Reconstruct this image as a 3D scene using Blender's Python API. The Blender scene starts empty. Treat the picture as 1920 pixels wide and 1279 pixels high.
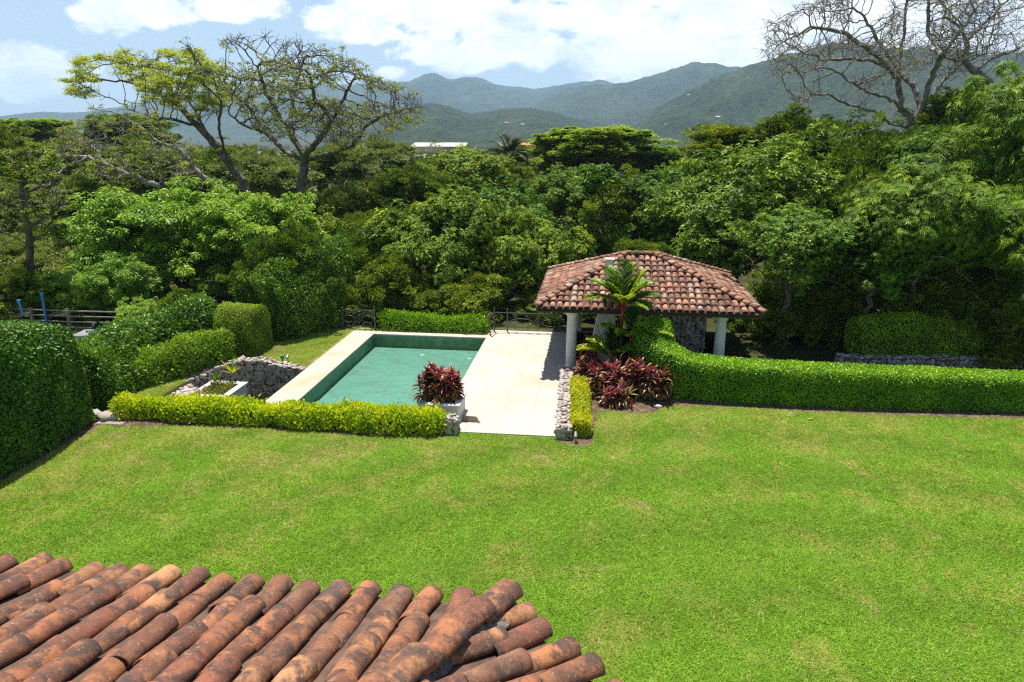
import bpy, math, random
import numpy as np
rng = np.random.default_rng(11)
random.seed(5)
sc = bpy.context.scene
COL = sc.collection
FL, EYE = 1280.0, 9.0
TH = math.atan(390/1280); YAW = math.radians(7.2)
CT, ST, CY, SY = math.cos(TH), math.sin(TH), math.cos(YAW), math.sin(YAW)

# ---------- measuring helpers: where a sight line meets a real plane ----------
def ray(x, y):
    dx = (x-960)/FL; dy = (639.5-y)/FL
    v = dy*CT-ST; fw = CT+dy*ST
    return np.array([dx*CY-fw*SY, dx*SY+fw*CY, v])
def at(x, y, z=0.0):
    r = ray(x, y); return np.array([0, 0, EYE])+r*((z-EYE)/r[2])
def atY(x, y, Y):
    r = ray(x, y); return np.array([0, 0, EYE])+r*(Y/r[1])
def atF(x, y, d):
    r = ray(x, y); return np.array([0, 0, EYE])+r*(d/(-r[0]*SY+r[1]*CY))
def unit(v):
    v = np.asarray(v, float); return v/np.maximum(np.linalg.norm(v, axis=-1, keepdims=True), 1e-9)

# ---------- noise ----------
_lat = rng.random((256, 256))
def vnoise(x, y):
    x = np.asarray(x, float); y = np.asarray(y, float)
    xi = np.floor(x).astype(int); yi = np.floor(y).astype(int)
    fx = x-xi; fy = y-yi; fx = fx*fx*(3-2*fx); fy = fy*fy*(3-2*fy)
    g = lambda a, b: _lat[a % 256, b % 256]
    return (g(xi, yi)*(1-fx)+g(xi+1, yi)*fx)*(1-fy)+(g(xi, yi+1)*(1-fx)+g(xi+1, yi+1)*fx)*fy
def fbm(x, y, o=5, ridged=False):
    s = 0; a = .5; t = 0
    for i in range(o):
        n = vnoise(x+17.3*i, y+5.1*i)
        if ridged: n = 1-np.abs(2*n-1)
        s = s+a*n; t += a; a *= .5; x = x*2.03; y = y*2.03
    return s/t

# ---------- scene bookkeeping ----------
def tag(o, label=None, cat=None, group=None, kind=None):
    if label: o['label'] = label
    if cat: o['category'] = cat
    if group: o['group'] = group
    if kind: o['kind'] = kind
    return o
def emp(name, loc, label, cat, group=None, rz=0):
    o = bpy.data.objects.new(name, None); COL.objects.link(o)
    o.location = loc; o.rotation_euler = (0, 0, rz); o.empty_display_size = .3
    return tag(o, label, cat, group)
def dup(root, label=None, group=None):
    r = root.copy(); COL.objects.link(r)
    if label: r['label'] = label
    if group: r['group'] = group
    for ch in list(root.children):
        c = ch.copy(); COL.objects.link(c); c.parent = r
        for g in list(ch.children):
            d = g.copy(); COL.objects.link(d); d.parent = c
    return r
def mk(name, V, faces, mats, parent=None, tint=None, midx=None, smooth=False, origin=None):
    """faces: list of int arrays (n,k)"""
    V = np.asarray(V, float)
    if origin is not None: V = V-np.asarray(origin)
    faces = [np.asarray(f, np.int32) for f in faces if len(f)]
    me = bpy.data.meshes.new(name)
    me.vertices.add(len(V)); me.vertices.foreach_set('co', V.astype(np.float32).ravel())
    loops = np.concatenate([f.ravel() for f in faces])
    tot = np.concatenate([np.full(len(f), f.shape[1], np.int32) for f in faces])
    st = np.concatenate([[0], np.cumsum(tot)[:-1]]).astype(np.int32)
    me.loops.add(len(loops)); me.loops.foreach_set('vertex_index', loops)
    me.polygons.add(len(tot)); me.polygons.foreach_set('loop_start', st)
    if midx is not None: me.polygons.foreach_set('material_index', np.asarray(midx, np.int32))
    if smooth: me.polygons.foreach_set('use_smooth', np.ones(len(tot), bool))
    me.update(calc_edges=True)
    if tint is not None:
        a = me.attributes.new('tint', 'FLOAT', 'POINT'); a.data.foreach_set('value', np.asarray(tint, np.float32))
    for m in (mats if isinstance(mats, (list, tuple)) else [mats]): me.materials.append(m)
    o = bpy.data.objects.new(name, me); COL.objects.link(o)
    if parent is not None: o.parent = parent
    if origin is not None and parent is None: o.location = origin
    return o
class MB:
    """collects shapes into one mesh"""
    def __init__(s): s.V = []; s.F = []; s.M = []; s.T = []; s.m = 0; s.t = 0.5
    def add(s, V, F):
        n = len(s.V); s.V += [tuple(map(float, v)) for v in V]; s.T += [s.t]*len(V)
        for f in F: s.F.append([i+n for i in f]); s.M.append(s.m)
        return s
    def box(s, a, b, taper=0.0, rz=0, c=None):
        x0, y0, z0 = a; x1, y1, z1 = b
        V = [(x0, y0, z0), (x1, y0, z0), (x1, y1, z0), (x0, y1, z0), (x0+taper, y0+taper, z1), (x1-taper, y0+taper, z1), (x1-taper, y1-taper, z1), (x0+taper, y1-taper, z1)]
        if rz:
            cx, cy = c or ((x0+x1)/2, (y0+y1)/2); q, w = math.cos(rz), math.sin(rz)
            V = [(cx+(x-cx)*q-(y-cy)*w, cy+(x-cx)*w+(y-cy)*q, z) for x, y, z in V]
        return s.add(V, [(0, 3, 2, 1), (4, 5, 6, 7), (0, 1, 5, 4), (1, 2, 6, 5), (2, 3, 7, 6), (3, 0, 4, 7)])
    def prism(s, poly, z0, z1):
        n = len(poly); V = [(x, y, z0) for x, y in poly]+[(x, y, z1) for x, y in poly]
        return s.add(V, [list(range(n))[::-1], list(range(n, 2*n))]+[(i, (i+1) % n, n+(i+1) % n, n+i) for i in range(n)])
    def tube(s, P, r, n=6, cap=True):
        P = np.asarray(P, float); k = len(P); r = np.full(k, r) if np.isscalar(r) else np.asarray(r)
        d = np.gradient(P, axis=0); d = unit(d); V = []
        up = np.array([0, 0, 1.]) if abs(d[0][2]) < .9 else np.array([1., 0, 0])
        for i in range(k):
            a = unit(np.cross(d[i], up)); b = np.cross(a, d[i]); up = b
            for j in range(n):
                t = 2*math.pi*j/n; V.append(P[i]+r[i]*(a*math.cos(t)+b*math.sin(t)))
        F = [(i*n+j, i*n+(j+1) % n, (i+1)*n+(j+1) % n, (i+1)*n+j) for i in range(k-1) for j in range(n)]
        if cap: F += [list(range(n))[::-1], [(k-1)*n+j for j in range(n)]]
        return s.add(V, F)
    def lathe(s, prof, c, n=20):
        V = [(c[0]+r*math.cos(2*math.pi*j/n), c[1]+r*math.sin(2*math.pi*j/n), c[2]+z) for r, z in prof for j in range(n)]
        k = len(prof)
        F = [(i*n+j, i*n+(j+1) % n, (i+1)*n+(j+1) % n, (i+1)*n+j) for i in range(k-1) for j in range(n)]
        return s.add(V, F+[list(range(n))[::-1], [(k-1)*n+j for j in range(n)]])
    def build(s, name, mats, parent=None, smooth=False, origin=None, bevel=0):
        me = bpy.data.meshes.new(name); V = np.array(s.V)
        if origin is not None: V = V-np.asarray(origin)
        me.from_pydata(V.tolist(), [], s.F)
        for m in (mats if isinstance(mats, (list, tuple)) else [mats]): me.materials.append(m)
        me.polygons.foreach_set('material_index', s.M)
        if smooth: me.polygons.foreach_set('use_smooth', [True]*len(s.F))
        a = me.attributes.new('tint', 'FLOAT', 'POINT'); a.data.foreach_set('value', s.T)
        o = bpy.data.objects.new(name, me); COL.objects.link(o)
        if parent is not None: o.parent = parent
        elif origin is not None: o.location = origin
        if bevel:
            b = o.modifiers.new('bevel', 'BEVEL'); b.width = bevel; b.segments = 2; b.limit_method = 'ANGLE'
        return o
def batch(TV, TF, R, P, tint):
    """copies of template verts TV (k,3), quads TF (m,4): R (n,3,3) rows=axes, P (n,3)"""
    n = len(P); k = len(TV)
    V = (TV[None] @ R+P[:, None, :]).reshape(-1, 3)
    F = (TF[None]+(np.arange(n)*k)[:, None, None]).reshape(-1, TF.shape[1])
    return V, F, np.repeat(tint, k)

# ---------- materials ----------
def nm(name):
    m = bpy.data.materials.new(name); m.use_nodes = True
    nt = m.node_tree; nt.nodes.clear(); return m, nt
class NT:
    def __init__(s, nt): s.nt = nt
    def n(s, t, **kw):
        nd = s.nt.nodes.new(t)
        for k, v in kw.items():
            if k.startswith('i_'):
                key = k[2:].replace('_', ' '); nd.inputs[key].default_value = v
            else: setattr(nd, k, v)
        return nd
    def l(s, a, b): s.nt.links.new(a, b); return b
    def math(s, op, a, b=None, c=None, clamp=False):
        nd = s.nt.nodes.new('ShaderNodeMath'); nd.operation = op; nd.use_clamp = clamp
        for i, v in enumerate((a, b, c)):
            if v is None: continue
            if isinstance(v, (int, float)): nd.inputs[i].default_value = v
            else: s.l(v, nd.inputs[i])
        return nd.outputs[0]
    def ramp(s, f, stops, interp='LINEAR'):
        nd = s.nt.nodes.new('ShaderNodeValToRGB'); cr = nd.color_ramp; cr.interpolation = interp
        while len(cr.elements) > 1: cr.elements.remove(cr.elements[-1])
        cr.elements[0].position = stops[0][0]; cr.elements[0].color = (*stops[0][1], 1)
        for p, c in stops[1:]:
            e = cr.elements.new(p); e.color = (*c, 1)
        if f is not None: s.l(f, nd.inputs[0])
        return nd.outputs[0]
    def noise(s, vec, scale, detail=4, rough=.55, dist=0, out=0):
        nd = s.n('ShaderNodeTexNoise'); nd.inputs['Scale'].default_value = scale; nd.inputs['Detail'].default_value = detail
        nd.inputs['Roughness'].default_value = rough; nd.inputs['Distortion'].default_value = dist
        if vec is not None: s.l(vec, nd.inputs['Vector'])
        return nd.outputs[out]
    def mix(s, f, a, b, mode='MIX'):
        nd = s.n('ShaderNodeMix'); nd.data_type = 'RGBA'; nd.blend_type = mode
        for sock, v in ((nd.inputs[0], f), (nd.inputs[6], a), (nd.inputs[7], b)):
            if isinstance(v, (int, float)): sock.default_value = v
            elif isinstance(v, tuple): sock.default_value = (*v, 1)
            else: s.l(v, sock)
        return nd.outputs[2]
    def step(s, v, a, b):
        nd = s.n('ShaderNodeMapRange'); nd.interpolation_type = 'SMOOTHSTEP'; nd.inputs[1].default_value = a; nd.inputs[2].default_value = b
        s.l(v, nd.inputs[0]); return nd.outputs[0]
    def bump(s, h, strength=.4, dist=.02):
        nd = s.n('ShaderNodeBump'); nd.inputs['Strength'].default_value = strength; nd.inputs['Distance'].default_value = dist
        s.l(h, nd.inputs['Height']); return nd.outputs[0]
    def surf(s, color, rough=.8, normal=None, metal=0, spec=.4):
        p = s.n('ShaderNodeBsdfPrincipled')
        if isinstance(color, tuple): p.inputs['Base Color'].default_value = (*color, 1)
        else: s.l(color, p.inputs['Base Color'])
        if isinstance(rough, (int, float)): p.inputs['Roughness'].default_value = rough
        else: s.l(rough, p.inputs['Roughness'])
        p.inputs['Metallic'].default_value = metal; p.inputs['Specular IOR Level'].default_value = spec
        if normal is not None: s.l(normal, p.inputs['Normal'])
        return p.outputs[0]
    def out(s, sh):
        o = s.n('ShaderNodeOutputMaterial'); s.l(sh, o.inputs[0])
    def pos(s): return s.n('ShaderNodeNewGeometry').outputs['Position']
    def obj(s): return s.n('ShaderNodeTexCoord').outputs['Object']
    def attr(s, nme='tint'): return s.n('ShaderNodeAttribute', attribute_name=nme).outputs['Fac']

def leafmat(name, stops, trans=.3, rough=.42, spec=.35, tcol=1.3, vary=.22):
    m, nt = nm(name); b = NT(nt)
    c = b.ramp(b.attr(), stops)
    r = b.n('ShaderNodeObjectInfo').outputs['Random']
    hs = b.n('ShaderNodeHueSaturation'); b.l(c, hs.inputs['Color'])
    b.l(b.math('MULTIPLY_ADD', r, -.035, .505), hs.inputs['Hue'])
    b.l(b.math('MULTIPLY_ADD', r, 2*vary, 1.12-vary), hs.inputs['Value'])
    c = hs.outputs[0]
    sh = b.surf(c, rough, spec=spec)
    tr = b.n('ShaderNodeBsdfTranslucent')
    b.l(b.mix(1.0, c, (tcol*1.15, tcol, tcol*.45), 'MULTIPLY'), tr.inputs[0])
    mx = b.n('ShaderNodeMixShader'); mx.inputs[0].default_value = trans
    b.l(sh, mx.inputs[1]); b.l(tr.outputs[0], mx.inputs[2]); b.out(mx.outputs[0])
    return m
def flat(name, col, rough=.7, metal=0, spec=.4, bump=None, var=.15, sc_=6):
    m, nt = nm(name); b = NT(nt); o = b.obj()
    n = b.noise(o, sc_, 5)
    c = b.mix(b.step(n, .3, .7), tuple(x*(1-var) for x in col), tuple(min(1, x*(1+var)) for x in col))
    nr = b.bump(b.noise(o, sc_*6, 3), bump, .01) if bump else None
    b.out(b.surf(c, rough, nr, metal, spec)); return m

M = {}
M['broad'] = leafmat('glossy_leaf', [(0, (.018, .055, .004)), (.4, (.075, .175, .009)), (.8, (.18, .32, .018)), (1, (.34, .44, .04))], .22, .5, .22)
M['fine'] = leafmat('small_leaf', [(0, (.020, .050, .004)), (.45, (.085, .165, .010)), (.85, (.22, .33, .020)), (1, (.36, .41, .04))], .22, .55, .18)
M['olive'] = leafmat('olive_leaf', [(0, (.03, .06, .008)), (.5, (.12, .195, .020)), (.8, (.23, .31, .040)), (1, (.34, .26, .12))], .24, .5)
M['bright'] = leafmat('bright_leaf', [(0, (.07, .17, .008)), (.5, (.17, .34, .013)), (.92, (.30, .49, .025)), (.95, (.36, .23, .13)), (1, (.46, .31, .20))], .35, .42)
M['mango'] = leafmat('long_leaf', [(0, (.018, .060, .004)), (.5, (.065, .175, .008)), (.85, (.15, .30, .016)), (1, (.32, .44, .03))], .22, .5, .2)
M['feather'] = leafmat('feathery_leaf', [(0, (.09, .19, .006)), (.5, (.17, .31, .010)), (1, (.28, .44, .018))], .35, .5)
M['lime'] = leafmat('lime_leaf', [(0, (.13, .26, .010)), (.5, (.29, .46, .012)), (1, (.56, .65, .02))], .4, .42)
M['yellow'] = leafmat('yellow_leaf', [(0, (.30, .38, .008)), (.5, (.50, .54, .008)), (1, (.68, .66, .015))], .4, .45)
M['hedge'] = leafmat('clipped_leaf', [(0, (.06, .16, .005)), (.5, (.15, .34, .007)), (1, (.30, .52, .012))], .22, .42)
M['hedgedark'] = leafmat('dark_hedge_leaf', [(0, (.030, .10, .006)), (.5, (.062, .18, .009)), (.9, (.12, .26, .015)), (1, (.26, .34, .03))], .28, .4, .4)
M['boxbush'] = leafmat('box_leaf', [(0, (.06, .13, .010)), (.5, (.13, .26, .015)), (1, (.24, .38, .028))], .3, .5)
M['ficus'] = leafmat('ficus_leaf', [(0, (.045, .13, .008)), (.5, (.095, .24, .010)), (1, (.18, .35, .018))], .3, .38)
M['red'] = leafmat('burgundy_leaf', [(0, (.045, .010, .014)), (.35, (.12, .018, .030)), (.58, (.24, .022, .05)), (.66, (.11, .04, .028)), (.82, (.36, .19, .07)), (1, (.46, .38, .10))], .35, .32, .5, 1.3)
M['palm'] = leafmat('palm_leaf', [(0, (.06, .18, .010)), (.5, (.16, .31, .012)), (.85, (.36, .43, .02)), (1, (.56, .45, .05))], .35, .38)
M['brom'] = leafmat('bromeliad_leaf', [(0, (.20, .28, .12)), (.6, (.32, .38, .14)), (1, (.45, .50, .30))], .3, .35)
M['palmgrey'] = leafmat('grey_palm_leaf', [(0, (.05, .065, .03)), (.6, (.085, .11, .05)), (1, (.15, .16, .07))], .25, .5)
M['redstem'] = flat('red_stem', (.35, .03, .012), .45)
M['stem'] = flat('plant_stem', (.16, .13, .07), .8)
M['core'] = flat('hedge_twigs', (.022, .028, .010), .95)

def barkmat(name, a, b_, moss):
    m, nt = nm(name); b = NT(nt); o = b.obj()
    n = b.noise(o, 2.5, 6, .65)
    c = b.mix(b.step(n, .35, .65), a, b_)
    c = b.mix(b.math('MULTIPLY', b.step(b.noise(o, .9, 4), .52, .62), moss), c, (.085, .11, .02))
    b.out(b.surf(c, .9, b.bump(b.noise(o, 14, 5), .6, .03), spec=.2)); return m
M['bark'] = barkmat('bark', (.06, .05, .04), (.22, .19, .15), .6)
M['barkpale'] = barkmat('pale_bark', (.13, .11, .09), (.33, .29, .24), .35)
M['barkdark'] = barkmat('dark_bark', (.05, .04, .03), (.14, .11, .08), .2)

# lawn: one recipe used by the soil sheet and by the blades
def lawncolor(b, blades):
    p = b.pos()
    mp = b.n('ShaderNodeMapping'); mp.inputs['Scale'].default_value = (1, 1, .02); b.l(p, mp.inputs[0]); p = mp.outputs[0]
    big = b.noise(p, .16, 3, .5); mid = b.noise(p, .75, 5, .62, .6); fine = b.noise(p, 5, 5, .7)
    sep = b.n('ShaderNodeSeparateXYZ'); b.l(p, sep.inputs[0])
    # the turf nearer the planting beds on the left is drier
    far = b.step(b.math('ADD', sep.outputs[1], b.math('MULTIPLY', sep.outputs[0], -.30)), 15.0, 24.0)
    dry = b.math('ADD', b.math('MULTIPLY', mid, .95), b.math('MULTIPLY', far, .17))
    dry = b.math('ADD', dry, b.math('MULTIPLY', b.math('SUBTRACT', big, .5), .18))
    dry = b.math('ADD', dry, b.math('MULTIPLY', b.math('SUBTRACT', b.noise(p, 3.2, 5, .7), .5), .35))
    if blades:
        g = b.ramp(b.attr(), [(0, (.12, .235, .012)), (.5, (.25, .395, .034)), (1, (.40, .57, .055))])
        y = b.ramp(b.attr(), [(0, (.19, .25, .025)), (.5, (.33, .38, .06)), (1, (.50, .50, .14))])
        br = b.ramp(b.attr(), [(0, (.28, .24, .10)), (1, (.56, .48, .27))])
    else:
        g = (.07, .14, .012); y = (.17, .19, .04); br = (.38, .28, .17)
    c = b.mix(b.step(dry, .43, .69), g, y)
    wvv = b.n('ShaderNodeTexWave', wave_type='RINGS', rings_direction='SPHERICAL'); wvv.inputs['Scale'].default_value = .12; wvv.inputs['Distortion'].default_value = 2.0; wvv.inputs['Detail'].default_value = 2
    ctr = b.n('ShaderNodeMapping'); ctr.inputs['Location'].default_value = (-6, -2, 0); b.l(p, ctr.inputs[0]); b.l(ctr.outputs[0], wvv.inputs[0])
    k_ = b.math('ADD', b.math('MULTIPLY', b.noise(p, 2.6, 5, .7), .55), b.math('MULTIPLY', wvv.outputs['Fac'], .10))
    dk_ = b.n('ShaderNodeHueSaturation'); b.l(c, dk_.inputs['Color']); b.l(b.math('MULTIPLY_ADD', k_, 1.5, .62), dk_.inputs['Value']); c = dk_.outputs[0]
    spot = b.math('ADD', b.math('MULTIPLY', b.noise(p, 1.7, 6, .7, .4), .8), b.math('MULTIPLY', dry, .35))
    c = b.mix(b.math('MULTIPLY', b.step(spot, .655, .78), .8), c, br)
    return c, fine
m, nt = nm('lawn_blades'); b = NT(nt); c, _ = lawncolor(b, True)
sh = b.surf(c, .55, spec=.2); tr = b.n('ShaderNodeBsdfTranslucent'); b.l(b.mix(1.0, c, (1.2, 1.2, .6), 'MULTIPLY'), tr.inputs[0])
mx = b.n('ShaderNodeMixShader'); mx.inputs[0].default_value = .35; b.l(sh, mx.inputs[1]); b.l(tr.outputs[0], mx.inputs[2]); b.out(mx.outputs[0]); M['blades'] = m
m, nt = nm('ground'); b = NT(nt); c, fine = lawncolor(b, False)
p = b.pos()
wild = b.ramp(b.noise(p, .35, 6, .65), [(.3, (.03, .024, .014)), (.5, (.045, .045, .016)), (.7, (.06, .075, .02))])
c = b.mix(b.attr('zone'), c, wild)
b.out(b.surf(c, .95, b.bump(fine, .5, .04), spec=.1)); M['ground'] = m
m, nt = nm('bed_soil'); b = NT(nt); p = b.pos()
c = b.ramp(b.noise(p, 4, 8, .75), [(.3, (.05, .035, .02)), (.5, (.12, .085, .05)), (.62, (.25, .18, .11)), (.75, (.12, .13, .04))])
b.out(b.surf(c, .95, b.bump(b.noise(p, 18, 6, .7), .9, .05), spec=.1)); M['soil'] = m

m, nt = nm('pool_tile_green'); b = NT(nt); p = b.obj()
br = b.n('ShaderNodeTexBrick', offset=0.0); br.inputs['Scale'].default_value = 1; br.inputs['Brick Width'].default_value = .30; br.inputs['Row Height'].default_value = .30
br.inputs['Mortar Size'].default_value = .006; br.inputs['Color1'].default_value = (.135, .27, .22, 1); br.inputs['Color2'].default_value = (.17, .31, .25, 1); br.inputs['Mortar'].default_value = (.06, .20, .15, 1)
b.l(p, br.inputs['Vector'])
st = b.noise(p, 1.1, 6, .65, .8); mp = b.n('ShaderNodeMapping'); mp.inputs['Scale'].default_value = (1.6, 6, 1.6); b.l(p, mp.inputs[0]); st2 = b.noise(mp.outputs[0], .8, 5, .6)
c = b.mix(b.math('MULTIPLY', b.step(b.math('ADD', b.math('MULTIPLY', st, .5), b.math('MULTIPLY', st2, .5)), .47, .60), .75), br.outputs['Color'], (.14, .165, .11))
c = b.mix(.35, c, b.ramp(b.noise(p, 9, 5, .7), [(.3, (.08, .17, .14)), (.7, (.24, .38, .30))]))
b.out(b.surf(c, .5)); M['pooltile'] = m
m, nt = nm('pool_wall_green'); b = NT(nt); p = b.obj()
c = b.ramp(b.noise(p, 3, 6, .7), [(.3, (.06, .14, .095)), (.7, (.19, .32, .22))])
b.out(b.surf(c, .5)); M['poolwall'] = m
m, nt = nm('pool_water'); b = NT(nt); p = b.pos()
tr = b.n('ShaderNodeBsdfTransparent'); tr.inputs[0].default_value = (.80, .965, .93, 1)
gl = b.n('ShaderNodeBsdfGlossy'); gl.inputs['Roughness'].default_value = .02
mpw = b.n('ShaderNodeMapping'); mpw.inputs['Scale'].default_value = (1, 1, 1); b.l(p, mpw.inputs[0])
bn = b.bump(b.noise(mpw.outputs[0], 3.2, 4, .55, .5), .30, .06)
b.l(bn, gl.inputs['Normal'])
fr = b.n('ShaderNodeFresnel'); fr.inputs[0].default_value = 1.33; b.l(bn, fr.inputs['Normal'])
mx = b.n('ShaderNodeMixShader'); b.l(fr.outputs[0], mx.inputs[0]); b.l(tr.outputs[0], mx.inputs[1]); b.l(gl.outputs[0], mx.inputs[2]); b.out(mx.outputs[0]); M['water'] = m

def stonefloor(name, base, joint, bw, rh, stain, amt):
    m, nt = nm(name); b = NT(nt); p = b.pos()
    mp = b.n('ShaderNodeMapping'); mp.inputs['Rotation'].default_value = (0, 0, math.pi/2); b.l(p, mp.inputs[0])
    br = b.n('ShaderNodeTexBrick', offset=0.5); br.inputs['Scale'].default_value = 1
    br.inputs['Brick Width'].default_value = bw; br.inputs['Row Height'].default_value = rh; br.inputs['Mortar Size'].default_value = .012; br.inputs['Mortar Smooth'].default_value = .6
    br.inputs['Color1'].default_value = (*base, 1); br.inputs['Color2'].default_value = (*[x*.94 for x in base], 1); br.inputs['Mortar'].default_value = (*joint, 1)
    b.l(mp.outputs[0], br.inputs['Vector'])
    c = b.mix(b.math('MULTIPLY', b.step(b.noise(p, .55, 6, .65, .7), .46, .74), amt), br.outputs[0], stain)
    c = b.mix(b.math('MULTIPLY', b.step(b.noise(p, 6, 5, .7), .62, .72), .18), c, (.42, .36, .27))
    b.out(b.surf(c, .75, b.bump(b.noise(p, 20, 5), .15, .01), spec=.25)); return m
M['deck'] = stonefloor('deck_limestone', (.50, .445, .375), (.35, .30, .24), 1.2, .98, (.45, .335, .22), .75)
M['coping'] = stonefloor('coping_limestone', (.50, .435, .345), (.38, .32, .24), 1.6, 1.3, (.44, .32, .19), .8)
m, nt = nm('field_stone'); b = NT(nt); p = b.obj()
c = b.ramp(b.attr(), [(0, (.22, .18, .15)), (.3, (.38, .31, .26)), (.55, (.50, .43, .37)), (.8, (.34, .32, .31)), (1, (.56, .45, .35))])
c = b.mix(b.math('MULTIPLY', b.step(b.noise(p, 7, 6, .7), .45, .7), .5), c, (.17, .14, .12))
b.out(b.surf(c, .85, b.bump(b.noise(p, 22, 6, .7), .5, .03), spec=.25)); M['stone'] = m
M['mortar'] = flat('dark_mortar', (.10, .085, .075), .95, bump=.6)
M['hipmortar'] = flat('grey_mortar', (.15, .14, .12), .95, bump=1.0, var=.5, sc_=14)
M['white'] = flat('white_plaster', (.62, .60, .56), .75, bump=.1, var=.05)
M['planter'] = flat('planter_white', (.60, .59, .56), .7, bump=.1, var=.07)
M['iron'] = flat('wrought_iron', (.075, .078, .085), .42, .2, .6)
M['wood'] = flat('grey_wood', (.23, .20, .17), .9, bump=.5, var=.3)
M['darkwood'] = flat('eave_wood', (.07, .045, .03), .8, bump=.3)
M['blue'] = flat('blue_paint', (.04, .20, .65), .5)
M['greyplastic'] = flat('grey_cover', (.22, .22, .24), .6)
M['black'] = flat('black_rubber', (.02, .02, .02), .6)
M['teal'] = flat('green_glass', (.03, .30, .20), .3)
M['lightmetal'] = flat('light_fitting', (.30, .29, .27), .4, .4)
M['rockwhite'] = flat('white_rock', (.55, .55, .55), .7)
M['inlet'] = flat('inlet_white', (.35, .75, .70), .5)

def tilemat(name, scale, dirt, bases, whiten=.4):
    m, nt = nm(name); b = NT(nt); p = b.obj(); t = b.attr()
    off = b.n('ShaderNodeCombineXYZ'); b.l(b.math('MULTIPLY', t, 41.0), off.inputs[0]); b.l(b.math('MULTIPLY', t, 17.0), off.inputs[2])
    va = b.n('ShaderNodeVectorMath', operation='ADD'); b.l(p, va.inputs[0]); b.l(off.outputs[0], va.inputs[1]); v = va.outputs[0]
    base = b.ramp(b.math('FRACT', b.math('MULTIPLY', t, 7.31)), bases)
    n1 = b.noise(v, scale, 7, .68, .5); n2 = b.noise(v, scale*2.7, 6, .7, .3); n3 = b.noise(v, scale*.8, 4, .6)
    c = b.mix(b.step(n3, .40, .62), base, (.17, .075, .048))
    c = b.mix(b.math('MULTIPLY', b.step(n1, .47, .62), dirt), c, (.065, .05, .042))
    c = b.mix(b.math('MULTIPLY', b.step(n2, .56, .70), .42), c, (.30, .24, .19))
    c = b.mix(b.math('MULTIPLY', b.step(b.noise(v, scale*6, 6, .75), .50, .62), dirt*.55), c, (.085, .06, .048))
    c = b.mix(b.math('MULTIPLY', b.step(b.noise(v, scale*9, 3, .6), .64, .70), .5), c, (.50, .45, .38))
    c = b.mix(b.math('MULTIPLY', b.step(b.math('FRACT', b.math('MULTIPLY', t, 3.77)), .92, .99), whiten), c, (.46, .40, .33))
    b.out(b.surf(c, .88, b.bump(b.noise(v, scale*12, 6, .7), .55, .012), spec=.2)); return m
M['tile'] = tilemat('terracotta_near', 5.0, .85, [(0, (.26, .095, .055)), (.3, (.44, .175, .075)), (.55, (.23, .10, .05)), (.72, (.52, .25, .11)), (.9, (.36, .15, .07)), (1, (.24, .13, .075))], .06)
M['tilefar'] = tilemat('terracotta_far', 3.0, .55, [(0, (.42, .20, .125)), (.3, (.54, .26, .15)), (.55, (.30, .18, .13)), (.72, (.62, .36, .23)), (.88, (.48, .38, .31)), (1, (.38, .17, .10))])
M['tiledark'] = flat('pan_tile_shade', (.11, .065, .045), .95, bump=.5, var=.4)

# ---------- leaf builders ----------
def leaf_mesh(P, D, N, L, W, tint, fold=.2, droop=.0):
    n = len(P); L = np.broadcast_to(L, (n,))[:, None]; W = np.broadcast_to(W, (n,))[:, None]
    D = unit(D); S = unit(np.cross(D, N)); N = unit(np.cross(S, D))
    mid = P+D*L*.45; tip = P+D*L; tip[:, 2] -= (L*droop)[:, 0]; mid[:, 2] -= (L*droop*.2)[:, 0]
    a = mid+S*W*.5+N*W*fold; c = mid-S*W*.5+N*W*fold
    V = np.stack([P, a, tip, c], 1).reshape(-1, 3)
    i = (np.arange(n)*4)[:, None]
    F = np.concatenate([i+np.array([[0, 1, 2]]), i+np.array([[0, 2, 3]])], 1).reshape(-1, 3)
    return V, F, np.repeat(np.clip(tint, 0, 1), 4)
def strap_mesh(P, D, L, W, tint, droop=.6, seg=4, gutter=.25, r=None):
    """long leaves that arch over: P,D (n,3)"""
    r = r or rng
    n = len(P); D = unit(D); L = np.broadcast_to(L, (n,)); W = np.broadcast_to(W, (n,))
    side = unit(np.cross(D, np.array([0, 0, 1.])+r.normal(0, .05, (n, 3))))
    V = []; cur = P.copy(); d = D.copy()
    for k in range(seg+1):
        t = k/seg; w = (W*(math.sin(math.pi*min(1, .12+.88*t)**.8)*.5+.02))[:, None] if k < seg else (W*.02)[:, None]
        nn = unit(np.cross(side, d))
        V += [cur-side*w+nn*w*gutter*2, cur-0*side, cur+side*w+nn*w*gutter*2]
        cur = cur+d*(L/seg)[:, None]; d = d.copy(); d[:, 2] -= droop/seg*(1+t); d = unit(d)
    V = np.stack(V, 1); m = V.shape[1]; V = V.reshape(-1, 3)
    q = []
    for k in range(seg):
        a = 3*k; q += [[a, a+1, a+4, a+3], [a+1, a+2, a+5, a+4]]
    F = (np.array(q)[None]+(np.arange(n)*m)[:, None, None]).reshape(-1, 4)
    return V, F, np.repeat(np.clip(tint, 0, 1), m)
def rsph(n, r=None):
    r = r or rng; return unit(r.normal(size=(n, 3)))

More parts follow.
